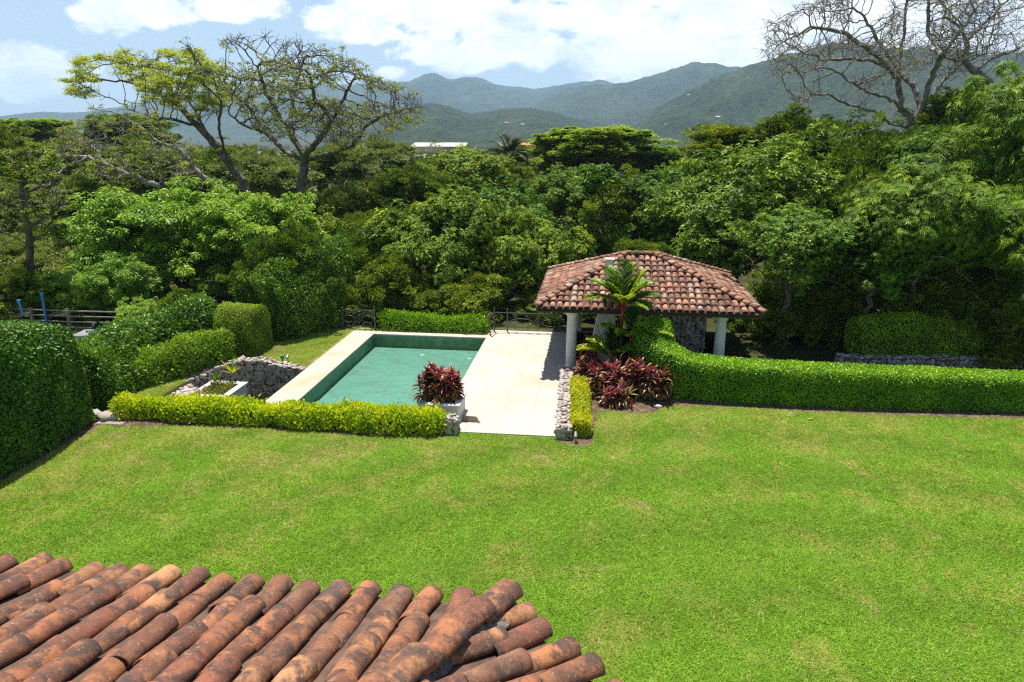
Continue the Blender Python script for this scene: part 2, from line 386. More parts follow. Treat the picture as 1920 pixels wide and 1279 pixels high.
def crown_proto(kind, R, seed, mat, nsub=20, sub_r=.40, nclump=340, clump_r=.17, per=200, L=.16, W=.07, hollow=.6):
    """leaf-built crown filling about radius R, uneven outline, centred on the origin"""
    r = np.random.default_rng(seed)
    d = rsph(nsub, r); d[:, 2] = np.where(d[:, 2] < -.5, -d[:, 2], d[:, 2])
    subc = d*R*r.uniform(.40, .72, (nsub, 1)); subr = R*sub_r*r.uniform(.5, 1.35, nsub)
    pick = r.integers(0, nsub, nclump)
    dd = rsph(nclump, r); dd[:, 2] = np.abs(dd[:, 2])*.9+dd[:, 2]*.1+.0*dd[:, 2]
    flip = r.random(nclump) < .28; dd[flip, 2] *= -1
    cc = subc[pick]+dd*(subr[pick]*r.uniform(.6, 1.05, nclump))[:, None]
    spr = r.random(nclump) < .16; cc[spr] *= r.uniform(1.08, 1.28, (int(spr.sum()), 1)); out = unit(cc+1e-6)
    cr = R*clump_r*r.uniform(.5, 1.35, nclump)
    ct = r.random(nclump)
    n = nclump*per; ci = np.repeat(np.arange(nclump), per)
    u = rsph(n, r); rad = r.uniform(.25, 1, n)**.6
    fl = {'feather': .5, 'bright': .55, 'broad': .7, 'mango': .75}.get(kind, .75)
    off = u*rad[:, None]*cr[ci][:, None]; off[:, 2] *= fl
    P = cc[ci]+off
    t = .25+.45*(ct[ci]-.5)+r.normal(.25, .17, n)
    outl = unit(out[ci]*.6+u)
    if kind == 'broad':      # rosettes: leaves radiate round each twig tip
        g = 7; n2 = n//g*g; P = np.repeat(P[:n2:g], g, 0); ax = unit(np.repeat(outl[:n2:g], g, 0)*.8+np.array([0, 0, .7]))
        s1 = unit(np.cross(ax, r.normal(size=3))); s2 = np.cross(ax, s1)
        an = np.tile(np.arange(g)*2*math.pi/g, n2//g)+np.repeat(r.uniform(0, 6, n2//g), g)
        D = s1*np.cos(an)[:, None]+s2*np.sin(an)[:, None]+ax*r.uniform(-.2, .9, (n2, 1))+.25*r.normal(size=(n2, 3)); N = ax+.3*r.normal(size=(n2, 3))
        t = np.repeat(t[:n2:g], g)+r.normal(0, .08, n2); dr = .18
    elif kind == 'mango':
        g = 8; n2 = n//g*g; P = np.repeat(P[:n2:g], g, 0); ax = unit(np.repeat(outl[:n2:g], g, 0)+np.array([0, 0, .1]))
        s1 = unit(np.cross(ax, r.normal(size=3))); s2 = np.cross(ax, s1)
        an = np.tile(np.arange(g)*2*math.pi/g, n2//g)+np.repeat(r.uniform(0, 6, n2//g), g)
        D = s1*np.cos(an)[:, None]+s2*np.sin(an)[:, None]+ax*.6+np.array([0, 0, -.35]); N = ax+np.array([0, 0, .8])
        t = np.repeat(t[:n2:g], g)+r.normal(0, .06, n2); dr = .35
    elif kind == 'feather':
        D = u*np.array([1, 1, .15])+out[ci]*np.array([.4, .4, 0]); N = np.array([0, 0, 1.])+.35*r.normal(size=(n, 3)); dr = .08
    elif kind == 'bright':
        D = u*np.array([1, 1, .4])+np.array([0, 0, -.25]); N = np.array([0, 0, 1.])+.5*r.normal(size=(n, 3)); dr = .2
        pod = r.random(nclump*per) < .035; pod &= (ct[ci] > .55); t = np.minimum(t, .88); t[pod] = 1.0; D[pod] = np.array([0, 0, -1.])+.3*u[pod]
    else:
        D = u+out[ci]*.5; N = outl+np.array([0, 0, .6])+.4*r.normal(size=(n, 3)); dr = .1
    n = len(P); sz = r.uniform(.65, 1.25, n)
    V, F, T = leaf_mesh(P, D, N, L*sz, W*sz, t, .2, dr)
    return V, F, T

def skeleton(root_lines, attr_pts, step=.35, infl=5., kill=.8, iters=160, seed=3, wig=.12, gravity=0.0):
    """space colonisation from traced limbs; returns nodes, parent"""
    r = np.random.default_rng(seed)
    nodes = []; par = []
    for ln in root_lines:
        ln = [np.asarray(q, float) for q in ln]
        if not nodes: nodes.append(ln[0]); par.append(-1); last = 0
        else:
            A = np.array(nodes); last = int(np.argmin(np.linalg.norm(A-ln[0], axis=1)))
        for q in ln[1:]:
            a = nodes[last]; k = max(1, int(np.linalg.norm(q-a)/step))
            for j in range(1, k+1):
                w = a+(q-a)*j/k+(r.normal(0, wig*step, 3) if j < k else 0)
                nodes.append(w); par.append(last); last = len(nodes)-1
    nodes = list(map(np.array, nodes)); A = np.array(attr_pts)
    N = np.array(nodes)
    dist = np.full(len(A), 1e9); near = np.zeros(len(A), int)
    def upd(i0):
        nonlocal dist, near
        Q = np.array(nodes[i0:])
        for s in range(0, len(Q), 400):
            dd = np.linalg.norm(A[:, None]-Q[None, s:s+400], axis=2); j = dd.argmin(1); m_ = dd[np.arange(len(A)), j]
            b_ = m_ < dist; dist[b_] = m_[b_]; near[b_] = i0+s+j[b_]
    upd(0)
    for it in range(iters):
        alive = dist > kill; A = A[alive]; dist = dist[alive]; near = near[alive]
        if len(A) == 0: break
        act = dist < infl
        if not act.any(): break
        idx = near[act]; NN = np.array(nodes)
        dv = unit(A[act]-NN[idx]); acc = np.zeros_like(NN); np.add.at(acc, idx, dv)
        g = np.unique(idx); i0 = len(nodes)
        dirs = unit(unit(acc[g])+r.normal(0, .22, (len(g), 3))+np.array([0, 0, gravity]))
        new = NN[g]+dirs*step
        for a_, p_ in zip(new, g): nodes.append(a_); par.append(int(p_))
        upd(i0)
    return np.array(nodes), np.array(par)
def tree_mesh(nodes, par, tip=.012, power=2.05, rmax=None, twigs=2, tl=.5, seed=1, sides=5):
    r = np.random.default_rng(seed); n = len(nodes)
    kids = np.bincount(par[par >= 0], minlength=n)
    ends = np.where(kids == 0)[0]
    if twigs:
        mids = np.where(kids > 0)[0][len(nodes)//12:]; mids = r.choice(mids, len(mids)//3, replace=False)
        src = np.concatenate([np.repeat(ends, twigs), mids])
        pd = unit(nodes[src]-nodes[np.maximum(par[src], 0)])
        d = unit(pd+r.normal(0, .7, (len(src), 3))+np.array([0, 0, .15])); l = tl*r.uniform(.5, 1.3, (len(src), 1))
        m1 = nodes[src]+d*l*.5; m2 = m1+unit(d+r.normal(0, .35, d.shape))*l*.5
        nodes = np.concatenate([nodes, m1, m2]); k = len(src)
        par = np.concatenate([par, src, np.arange(n, n+k)])
    n = len(nodes); rad = np.zeros(n); kids = np.bincount(par[par >= 0], minlength=n)
    acc = np.zeros(n); acc[kids == 0] = tip**power
    for i in range(n-1, 0, -1): acc[par[i]] += acc[i]
    rad = acc**(1/power)
    if rmax: rad = np.minimum(rad*1.0, rmax+(rad-rmax).clip(0)*.1) if rad[0] > rmax else rad*(1+(rmax/rad[0]-1)*(rad/rad[0]))
    c = np.where(par >= 0)[0]; p = par[c]; a = nodes[p]; b_ = nodes[c]; d = unit(b_-a); b_ = b_+d*rad[c][:, None]*.3
    up = np.where(np.abs(d[:, 2:3]) > .9, np.array([[1., 0, 0]]), np.array([[0, 0, 1.]]))
    s1 = unit(np.cross(d, up)); s2 = np.cross(d, s1)
    ang = np.arange(sides)*2*math.pi/sides
    ring = s1[:, None]*np.cos(ang)[None, :, None]+s2[:, None]*np.sin(ang)[None, :, None]
    ra = np.minimum(rad[p], rad[c]*1.5)
    V = np.concatenate([a[:, None]+ring*ra[:, None, None], b_[:, None]+ring*rad[c][:, None, None]], 1).reshape(-1, 3)
    j = np.arange(sides); q = np.stack([j, (j+1) % sides, (j+1) % sides+sides, j+sides], 1)
    F = (q[None]+(np.arange(len(c))*2*sides)[:, None, None]).reshape(-1, 4)
    return V, F, nodes[np.where(kids == 0)[0]]

def ground_z(x, y):
    x = np.asarray(x, float); y = np.asarray(y, float)
    s = np.clip((y-33-np.clip(-(x+16)*.6, 0, 8))/30, 0, 1); s = s*s*(3-2*s)
    z = -5.5*s
    far = np.clip((y-60)/60, 0, 1)
    z = z+(fbm(x*.03+9, y*.03+3, 3)-.5)*2.0*far
    z = z-np.clip((y-120)/500, 0, 1)*14
    pit = (x > -15.22) & (x < -11.42) & (y > 19.75) & (y < 24.35)
    z = np.where(pit, -1.25, z)
    z = np.where((x > -11.40) & (x < -4.93) & (y > 19.75) & (y < 30.2), -1.6, z)
    z = np.where((x > -4.94) & (x < -.95) & (y > 19.35) & (y < 31.1), -.3, z)
    return z

# ================= THE SETTING =================
def lines(lo, hi, st, extra, far):
    a = list(np.arange(lo, hi+1e-6, st))+extra; g = st; v = lo; w = hi; 
    while w < far: g *= 1.25; v -= g; w += g; a += [v, w]
    return np.array(sorted(set(np.round(a, 3))))
xs = lines(-40, 40, .5, [-15.23, -15.2, -11.43, -11.41, -11.39, -4.95, -4.92, -.96, -.94], 7000)
ys = lines(-10, 60, .5, [19.34, 19.36, 19.74, 19.76, 24.34, 24.36, 30.19, 30.21, 31.09, 31.11], 7000)
X, Y = np.meshgrid(xs, ys); Z = ground_z(X, Y)
i = np.arange(len(ys)-1)[:, None]*len(xs)+np.arange(len(xs)-1)[None]
F = np.stack([i, i+1, i+1+len(xs), i+len(xs)], -1).reshape(-1, 4)
zone = np.clip(np.maximum((Y-31.0)*2, 0), 0, 1); zone = np.where((X < -17.5) & (Y > 19), np.clip((Y-28.3)*1.5, 0, 1), zone)
zone = np.where((X > 3) & (Y > 24.4), 1, zone); zone = np.where((X > -15.25) & (X < -11.4) & (Y > 19.7) & (Y < 24.4), 1, zone)
g = mk('ground', np.stack([X, Y, Z], -1).reshape(-1, 3), [F], M['ground'], smooth=False)
a = g.data.attributes.new('zone', 'FLOAT', 'POINT'); a.data.foreach_set('value', zone.astype(np.float32).ravel())
tag(g, 'green lawn and wooded ground around the pool', kind='structure')

# planting beds (bare brown soil), irregular outlines
def bed(name, pts, z=.006, label=None):
    P = []
    n = len(pts)
    for k in range(n):
        a_, b_ = np.array(pts[k]), np.array(pts[(k+1) % n]); L_ = np.linalg.norm(b_-a_); q = max(2, int(L_/.12))
        for t in range(q):
            w = a_+(b_-a_)*t/q; P.append(w+rng.normal(0, .035, 2))
    mb = MB(); mb.add([(p[0], p[1], z) for p in P], [list(range(len(P)))])
    o = mb.build(name, M['soil']); tag(o, label, kind='structure'); return P
beds = []
def inpoly(x, y, P):
    P = np.array(P); c = np.zeros(len(x), bool); j = len(P)-1
    for k in range(len(P)):
        xi, yi = P[k]; xj, yj = P[j]
        m_ = ((yi > y) != (yj > y)) & (x < (xj-xi)*(y-yi)/(yj-yi+1e-12)+xi); c ^= m_; j = k
    return c
beds.append(bed('soil_bed', [(-.95, 18.98), (-.35, 18.75), (.05, 18.95), (.12, 20.2), (.15, 21.4), (.7, 21.75), (1.4, 21.55), (2.1, 21.65), (2.5, 22.3), (4.5, 22.55), (8, 22.45), (12, 22.5), (16, 22.9), (16, 24.5), (3, 24.5), (2.5, 27), (-.9, 27)], label='bare soil under the red plants and the long clipped hedge'))
beds.append(bed('soil_strip', [(-16.1, 18.6), (-15, 18.35), (-13, 18.75), (-12, 18.95), (-10, 18.85), (-8, 18.75), (-6, 18.8), (-4.95, 18.95), (-4.95, 20.3), (-11.3, 20.4), (-16.1, 19.7)], label='soil strip under the yellow-green hedge'))
beds.append(bed('soil_edge', [(-15.75, 10), (-15.72, 14), (-15.75, 17), (-15.6, 18.3), (-15.9, 19.4), (-19, 20.5), (-20, 10)], label='soil under the tall left hedge'))

# lawn blades: about a square metre holds several hundred tufts
def lawn():
    n = 800000
    x = rng.uniform(-16.3, 17, n); y = 4.5+(rng.random(n)**1.25)*20.5
    keep = np.ones(n, bool)
    for P in beds: keep &= ~inpoly(x, y, P)
    keep &= ~((x > -5.0) & (x < -1.0) & (y > 19.28)) & ~((x > -15.3) & (x < -4.3) & (y > 18.9)) & (x < 9+y*.42)
    x = x[keep]; y = y[keep]
    n2 = 26000; x2 = rng.uniform(-15.2, -11.5, n2); y2 = rng.uniform(24.75, 30.0, n2); x = np.r_[x, x2]; y = np.r_[y, y2]
    n3 = 26000; x3 = rng.uniform(-28, -19, n3); y3 = rng.uniform(25, 29.5, n3); x = np.r_[x, x3]; y = np.r_[y, y3]
    n = len(x); k = 2
    P = np.repeat(np.stack([x, y, np.zeros(n)], 1), k, 0)+np.c_[rng.normal(0, .014, (n*k, 2)), np.zeros(n*k)]
    n *= k
    an = rng.uniform(0, 2*math.pi, n); h = rng.uniform(.022, .05, n)*(.7+.6*vnoise(P[:, 0]*1.3, P[:, 1]*1.3)); w = rng.uniform(.007, .013, n)
    lean = rng.normal(0, .95, (n, 2)); s = np.stack([np.cos(an), np.sin(an), 0*an], 1)*w[:, None]
    tipp = P+np.c_[lean*h[:, None], h]
    V = np.stack([P-s, P+s, tipp], 1).reshape(-1, 3)
    return V, np.arange(3*n).reshape(-1, 3), np.repeat(np.clip(rng.normal(.5, .17, n), 0, 1), 3)
V, F, T = lawn(); o = mk('grass', V, [F], M['blades'], tint=T); tag(o, 'short mown grass blades covering the garden lawn', 'grass', kind='stuff')

# pool and deck
def struct(o, label): return tag(o, label, kind='structure')
PX0, PX1, PY0, PY1 = -10.30, -4.95, 19.95, 29.68
ZF = -.62
mb = MB()
mb.add([(PX0, PY0, ZF), (PX1, PY0, ZF), (PX1, PY1, ZF), (PX0, PY1, ZF)], [(0, 1, 2, 3)])
pf = mb.build('pool_floor', M['pooltile'])
pool = emp('swimming_pool', (-7.6, 25, 0), 'rectangular pool with green stone tiles beside the pale deck', 'pool')
pf.parent = pool; pf.location = (7.6, -25, 0); pf['label'] = 'turquoise tiled floor of the pool'
mb = MB()
mb.box((PX0-.12, PY0, -1.3), (PX0, PY1, -.06)); mb.box((PX0, PY1, -1.3), (PX1, PY1+.12, -.06)); mb.box((PX1, PY0, -1.3), (PX1+.1, PY1, -.06)); mb.box((PX0, PY0-.1, -1.3), (PX1, PY0, -.06))
o = mb.build('pool_wall', M['poolwall'], pool); o.location = (7.6, -25, 0)
mb = MB()
mb.prism([(-11.4, 19.9), (PX0+.02, 19.9), (PX0+.02, PY1-.001), (PX0-.001, PY1-.001), (PX0-.001, 30.25), (-11.4, 30.25)], -.055, .0); mb.prism([(-11.385, 19.92), (PX0-.14, 19.92), (PX0-.14, 30.24), (-11.385, 30.24)], -1.3, -.057)
mb.prism([(PX0, PY1+.0), (PX1, PY1), (PX1, PY1+.42), (PX0, PY1+.42)], -.06, -.0)
o = mb.build('coping', M['coping'], pool, bevel=.015); o.location = (7.6, -25, 0)
for px, py in ((792, 666), (880, 673)):
    q = at(px, py, ZF); mb = MB(); mb.lathe([(.10, ZF+.005), (.09, ZF+.02)], (q[0], q[1], 0), 14); o = mb.build('drain', M['inlet'], pool); o.location = (7.6, -25, 0)
mb = MB(); mb.add([(PX0+.002, PY0+.002, -.10), (PX1-.002, PY0+.002, -.10), (PX1-.002, PY1-.002, -.10), (PX0+.002, PY1-.002, -.10)], [(0, 1, 2, 3)])
o = mb.build('pool_water', M['water']); struct(o, 'clear still water in the pool')
dk = [(-4.95, 20.68), (-3.80, 20.63), (-3.52, 20.02), (-1.03, 20.02), (-1.03, 24.9), (-.4, 24.9), (5.6, 24.9), (5.6, 31.0), (-4.95, 31.0)]
mb = MB(); mb.prism(dk, -.25, .0); o = mb.build('pool_deck', M['deck']); struct(o, 'pale limestone deck beside the pool')
mb = MB(); mb.prism([(-4.22, 19.31), (-1.03, 19.35), (-1.03, 20.02), (-4.24, 20.02)], -.02, .035); o = mb.build('entry_step', M['deck'], bevel=.01); struct(o, 'pale stone step between lawn and deck')
mb = MB(); mb.prism([(-4.95, 20.02), (-3.5, 20.02), (-3.5, 20.72), (-4.95, 20.72)], -.32, -.20); o = mb.build('drain_recess', M['mortar']); o.data.materials[0] = M['coping']; struct(o, 'small recess at the corner of the deck')

# field-stone walls: real stones set on a dark mortar core
def ico():
    import bmesh
    bm = bmesh.new(); bmesh.ops.create_icosphere(bm, subdivisions=2, radius=1); V = np.array([v.co[:] for v in bm.verts]); F = np.array([[v.index for v in f.verts] for f in bm.faces]); bm.free(); return V, F
IV, IF = ico()
def stones(P, N, size, seed, flatn=.34):
    r = np.random.default_rng(seed); n = len(P); k = len(IV)
    N = unit(N); t1 = unit(np.cross(N, np.where(np.abs(N[:, 2:3]) > .9, [[1., 0, 0]], [[0, 0, 1.]]))); t2 = np.cross(N, t1)
    a = r.uniform(0, math.pi, n)[:, None]; u = t1*np.cos(a)+t2*np.sin(a); v = -t1*np.sin(a)+t2*np.cos(a)
    V0 = np.sign(IV)*np.abs(IV)**.7
    sx = size*r.uniform(.55, 1.6, n); sy = size*r.uniform(.6, 1.0, n); sz = size*flatn*r.uniform(.7, 1.3, n)
    V = V0[None]*(1+.17*r.normal(size=(n, k, 1)))
    V = V[..., 0:1]*(u*sx[:, None])[:, None]+V[..., 1:2]*(v*sy[:, None])[:, None]+V[..., 2:3]*(N*sz[:, None])[:, None]+P[:, None]
    F = (IF[None]+(np.arange(n)*k)[:, None, None]).reshape(-1, 3)
    return V.reshape(-1, 3), F, np.repeat(r.random(n), k)
def stone_wall(name, path, zb, zt, th, size, label, seed, cat='stone wall', two=False):
    path = np.array(path, float); seg = np.linalg.norm(np.diff(path, axis=0), axis=1); S = np.r_[0, np.cumsum(seg)]; Lg = S[-1]
    f = lambda s: np.stack([np.interp(s, S, path[:, 0]), np.interp(s, S, path[:, 1])], -1)
    zt_f = (lambda s: np.interp(s/Lg, np.linspace(0, 1, len(zt)), zt)) if not np.isscalar(zt) else (lambda s: np.full(np.shape(s), zt))
    P = []; N = []
    def nrm(s):
        d = unit(f(np.minimum(s+.05, Lg))-f(np.maximum(s-.05, 0))); return np.array([d[1], -d[0], 0])
    sp = size*1.25
    for s in np.arange(sp/2, Lg, sp):
        top = float(zt_f(s)); nn = nrm(s)
        for sd in ((1, -1) if two else (1,)):
            for z in np.arange(zb+sp/2, top, sp*.9):
                w = f(s+rng.uniform(-.3, .3)*sp); P.append([w[0], w[1], z+rng.uniform(-.2, .2)*sp]+nn*sd*(th/2)); N.append(nn*sd)
        for o_ in np.arange(-th/2, th/2+.01, sp*.85):
            w = f(s); P.append([w[0], w[1], top]+nn*o_+rng.normal(0, .02, 3)); N.append(np.array([0, 0, 1.])+rng.normal(0, .15, 3))
    for e, sg in ((0, -1), (Lg, 1)):
        d = unit(f(min(e+.1, Lg))-f(max(e-.1, 0))); top = float(zt_f(e)); nn = nrm(e)
        for o_ in np.arange(-th/2, th/2+.01, sp*.85):
            for z in np.arange(zb+sp/2, top, sp*.9):
                w = f(e); P.append([w[0], w[1], z]+nn*o_); N.append(np.array([d[0]*sg, d[1]*sg, 0]))
    root = emp(name, (path[0][0], path[0][1], zb), label, cat); org = np.array([path[0][0], path[0][1], zb])
    V, F, T = stones(np.array(P), np.array(N), size*.72, seed)
    mk('stone_face', V-org, [F], M['stone'], root, tint=T, smooth=False)
    mb = MB(); ss = np.linspace(0, Lg, max(8, int(Lg/.25))); pr = None
    V = []; F = []
    for s in ss:
        w = f(s); nn = nrm(s); t = float(zt_f(s))
        for o_, z in ((1, zb), (1, t), (-1, t), (-1, zb)): V.append(np.array([w[0], w[1], z])+nn*o_*(th/2)*.97)
    for k in range(len(ss)-1):
        for j in range(4): F.append((4*k+j, 4*k+(j+1) % 4, 4*k+4+(j+1) % 4, 4*k+4+j))
    F += [(0, 1, 2, 3), tuple(4*(len(ss)-1)+j for j in (3, 2, 1, 0))]
    mb.add(np.array(V)-org, F); mb.build('mortar_bed', M['mortar'], root)
    return root
stone_wall('stone_wall', [(-15.6, 21.6), (-15.4, 22.9), (-14.8, 23.9), (-14.1, 24.35), (-13.2, 24.5), (-11.45, 24.5)], -1.3, [-.12, -.05, .0, .15, .34, .32, .12, 0], .34, .13, 'curved grey rubble retaining wall left of the pool coping', 5)
stone_wall('stone_wall', [(-.80, 19.22), (-.98, 24.9)], -.1, .38, .38, .135, 'low rough stone wall along the right edge of the deck', 6, two=True)
stone_wall('stone_wall', [(-15.75, 20.9), (-14.7, 22.2)], -1.3, -.12, .8, .15, 'flat topped stone wall end left of the empty white planter', 7, two=True)
stone_wall('stone_pillar', [(-4.50, 19.30), (-4.18, 19.30)], -.1, .50, .36, .10, 'short stone pillar at the right end of the yellow hedge', 8, 'stone pillar', two=True)
stone_wall('stone_wall', [(9.9, 27.9), (13, 28.15), (17, 28.45)], -.3, .30, .4, .15, 'low shaded stone wall under the dark hedge on the right', 9)
stone_wall('stone_wall', [(3.05, 28.95), (4.6, 28.95)], -.1, 1.95, .35, .16, 'square stone wall panel under the pavilion roof', 10, two=True)

# planters
def planter(x0, x1, y0, y1, zb, zt, label, rim=.22, soil=-.1):
    root = emp('planter', ((x0+x1)/2, (y0+y1)/2, zb), label, 'planter', None); org = ((x0+x1)/2, (y0+y1)/2, zb)
    mb = MB(); e = .05; t = .1
    for a_, b_ in (((x0+e, y0+e), (x1-e, y0+e+t)), ((x0+e, y1-e-t), (x1-e, y1-e)), ((x0+e, y0+e+t), (x0+e+t, y1-e-t)), ((x1-e-t, y0+e+t), (x1-e, y1-e-t))): mb.box((*a_, zb), (*b_, zt-.07))
    mb.build('box', M['planter'], root, origin=org)
    mb = MB()
    for a_, b_ in (((x0, y0), (x1, y0+rim)), ((x0, y1-rim), (x1, y1)), ((x0, y0+rim), (x0+rim, y1-rim)), ((x1-rim, y0+rim), (x1, y1-rim))): mb.box((*a_, zt-.07), (*b_, zt))
    mb.build('rim', M['planter'], root, origin=org)
    mb = MB(); mb.box((x0+rim-.03, y0+rim-.03, zt+soil-.15), (x1-rim+.03, y1-rim+.03, zt+soil)); mb.build('soil', M['soil'], root, origin=org)
    return root
planter(-5.62, -4.24, 20.03, 21.30, 0.0-.3, .60, 'white planter with two burgundy plants at the near corner of the pool', .2)
planter(-14.72, -13.22, 21.62, 23.3, -1.25, -.2, 'white planter of weeds in front of the rubble retaining wall', .24)

# wrought iron railings
def spiral(c, r0, turns, a0, sg, ax, n=22):
    P = []
    for k in range(n):
        t = k/(n-1); r_ = r0*(1-.8*t); a = a0+sg*turns*2*math.pi*t
        P.append(np.array(c)+np.array(ax)*r_*math.cos(a)+np.array([0, 0, 1.])*r_*math.sin(a))
    return P
def railing(p0, p1, posts, panels, label, h=1.0):
    p0 = np.array(p0, float); p1 = np.array(p1, float); d = unit(p1-p0); Lg = np.linalg.norm(p1-p0)
    root = emp('iron_railing', (*p0, 0), label, 'railing', 'wrought iron railings behind the pool'); org = np.array([*p0, 0])
    ax = np.array([d[0], d[1], 0]); P = lambda s, z: np.array([p0[0]+d[0]*s, p0[1]+d[1]*s, z])
    for s, hh in posts:
        mb = MB(); q = P(s, 0); mb.box((q[0]-.028, q[1]-.028, 0), (q[0]+.028, q[1]+.028, hh)); mb.lathe([(.03, 0), (.045, .02), (.02, .04), (.04, .07), (.03, .10), (.004, .12)], (q[0], q[1], hh), 10)
        mb.build('post', M['iron'], root, origin=org)
    mb = MB(); mb.tube([P(0, h-.06), P(Lg, h-.06)], .024, 6); mb.build('top_rail', M['iron'], root, origin=org)
    mb = MB(); mb.tube([P(0, .10), P(Lg, .10)], .016, 6); mb.build('bottom_rail', M['iron'], root, origin=org)
    for s0, s1 in panels:
        mb = MB(); w = s1-s0; cx = (s0+s1)/2; r_ = .013
        mb.tube([P(cx, .10), P(cx, .30)], r_, 5); mb.tube([P(cx, .72), P(cx, h-.08)], r_, 5)
        for e in (-1, 1):
            mb.tube([P(cx+e*.01+e*.13*math.sin(t*math.pi), .30+.42*t) for t in np.linspace(0, 1, 12)], r_, 5)
            mb.tube([P(cx+e*.06*math.sin(t*2*math.pi), .33+.36*t) for t in np.linspace(0, 1, 12)], r_, 5)
            # oval flanked by scrolls
            mb.tube([P(cx+e*(.14+w*.22)+w*.20*math.cos(t), .50+.17*math.sin(t)) for t in np.linspace(0, 2*math.pi, 24)], r_, 5)
            for sg, zc in ((1, .78), (-1, .24)):
                mb.tube(spiral(P(cx+e*w*.17, zc), .085, 1.1, math.pi/2*sg, e*sg, ax), r_, 5)
                mb.tube(spiral(P(cx+e*w*.38, zc), .085, 1.1, math.pi/2*sg, -e*sg, ax), r_, 5)
                mb.tube([P(cx+e*w*t, zc+sg*(.085)) for t in (.17, .28, .38)], r_, 5)
        mb.build('scrollwork', M['iron'], root, origin=org)
    return root
railing((-12.0, 30.33), (-10.42, 30.36), [(0, .94), (1.57, 1.05)], [(0.05, 1.5)], 'short iron railing at the far end of the left pool coping')
railing((-4.72, 30.72), (5.0, 30.72), [(0, 1.06), (.62, 1.04), (3.45, 1.04), (4.7, 1.04), (7, 1.04), (9.7, 1.04)], [(.68, 3.4)], 'long iron railing at the far edge of the deck')
railing((-4.83, 30.1), (-4.72, 30.70), [(0, 1.0)], [], 'short return of iron railing at the deck corner')

# ---------- pavilion ----------
def tile_template(L, r0, r1, na, nl, thick, lift):
    """barrel tile, axis +y (up-slope), crown +z; lower end at y=0"""
    V = []; 
    for lay, rr in ((0, 0.0), (1, -thick)):
        for i_ in range(nl+1):
            t = i_/nl; r_ = r0+(r1-r0)*t+rr
            for j in range(na+1):
                a_ = math.pi*j/na; V.append((-r_*math.cos(a_), L*t, r_*.80*math.sin(a_)+lift*(1-t)))
    k = (nl+1)*(na+1); F = []
    for i_ in range(nl):
        for j in range(na):
            q = i_*(na+1)+j; F.append((q, q+1, q+na+2, q+na+1)); F.append((k+q, k+q+na+1, k+q+na+2, k+q+1))
    for j in range(na):
        F.append((j, k+j, k+j+1, j+1)); q = nl*(na+1)+j; F.append((q, q+1, k+q+1, k+q))
    for i_ in range(nl):
        for e in (0, na):
            q = i_*(na+1)+e; F.append((q, q+na+1, k+q+na+1, k+q) if e == 0 else (q, k+q, k+q+na+1, q+na+1))
    return np.array(V), np.array(F)
def tile_face(o, ex, up, inside, nx, ny, pitch, expo, tmpl, seed, jit=1.0, x0=0):
    """o: eave start on slope plane, ex: unit along the eave, up: unit up-slope"""
    r = np.random.default_rng(seed); o = np.array(o, float); ex = unit(ex); up = unit(up); nz = np.cross(ex, up); TV, TF = tmpl
    R = []; P = []; T = []
    for i_ in range(nx):
        dx = r.normal(0, .012)*jit
        for j in range(ny):
            s = (i_+.5+x0)*pitch+dx+r.normal(0, .008)*jit; t = j*expo+r.normal(0, .015)*jit-(.03 if j == 0 else 0)
            c = o+ex*s+up*(t+expo*.5)
            if not inside(c): continue
            a_ = r.normal(0, .025)*jit; e1 = ex*math.cos(a_)+up*math.sin(a_); u1 = -ex*math.sin(a_)+up*math.cos(a_)
            til = r.normal(0, .012)*jit; u2 = unit(u1+nz*til); n2 = np.cross(e1, u2); s_ = r.uniform(.94, 1.07)
            R.append(np.array([e1*s_, u2, n2*s_])); P.append(o+ex*s+up*t+nz*r.normal(0, .006)*jit); T.append(r.random())
    return batch(TV, TF, np.array(R), np.array(P), np.array(T))
def hip_row(a, b_, tmpl, expo, seed, lift=.05):
    r = np.random.default_rng(seed); a = np.array(a, float); b_ = np.array(b_, float); up = unit(b_-a); L_ = np.linalg.norm(b_-a); ex = unit(np.cross(up, [0, 0, 1.])); nz = np.cross(ex, up)
    R = []; P = []; T = []
    for k in range(int(L_/expo)+1):
        a_ = r.normal(0, .03); e1 = ex*math.cos(a_)+up*math.sin(a_); u1 = -ex*math.sin(a_)+up*math.cos(a_)
        R.append(np.array([e1, u1, nz])); P.append(a+up*min(k*expo, L_-.3)+nz*(lift+r.normal(0, .008))+ex*r.normal(0, .01)); T.append(r.random())
    return batch(tmpl[0], tmpl[1], np.array(R), np.array(P), np.array(T))
pav = emp('pavilion', (2, 28.8, 0), 'open pavilion with a hipped terracotta tile roof on white columns', 'pavilion'); PO = np.array([2, 28.8, 0.])
EX0, EX1, EY0, EY1, EZ, RZ = -2.28, 6.15, 25.15, 32.6, 2.62, 4.08
RXa, RXb, RYm = 1.2, 2.35, 28.95
cA, cB, cC, cD = np.array([EX0, EY0, EZ]), np.array([EX1, EY0, EZ]), np.array([EX1, EY1, EZ]), np.array([EX0, EY1, EZ]); rA, rB = np.array([RXa, RYm, RZ]), np.array([RXb, RYm, RZ])
def face_of(p0, p1, q1, q0):
    ex = unit(p1-p0); n = unit(np.cross(ex, q0-p0)); up = np.cross(n, ex)
    Lq = [(np.dot(v-p0, ex), np.dot(v-p0, up)) for v in (p0, p1, q1, q0)]
    def inside(c):
        u, v = np.dot(c-p0, ex), np.dot(c-p0, up); m_ = .06
        for k in range(4):
            (ax_, ay), (bx, by) = Lq[k], Lq[(k+1) % 4]
            if math.hypot(bx-ax_, by-ay) < 1e-6: continue
            if k == 0: continue
            if (bx-ax_)*(v-ay)-(by-ay)*(u-ax_) < m_*math.hypot(bx-ax_, by-ay): return False
        return True
    return ex, up, n, inside
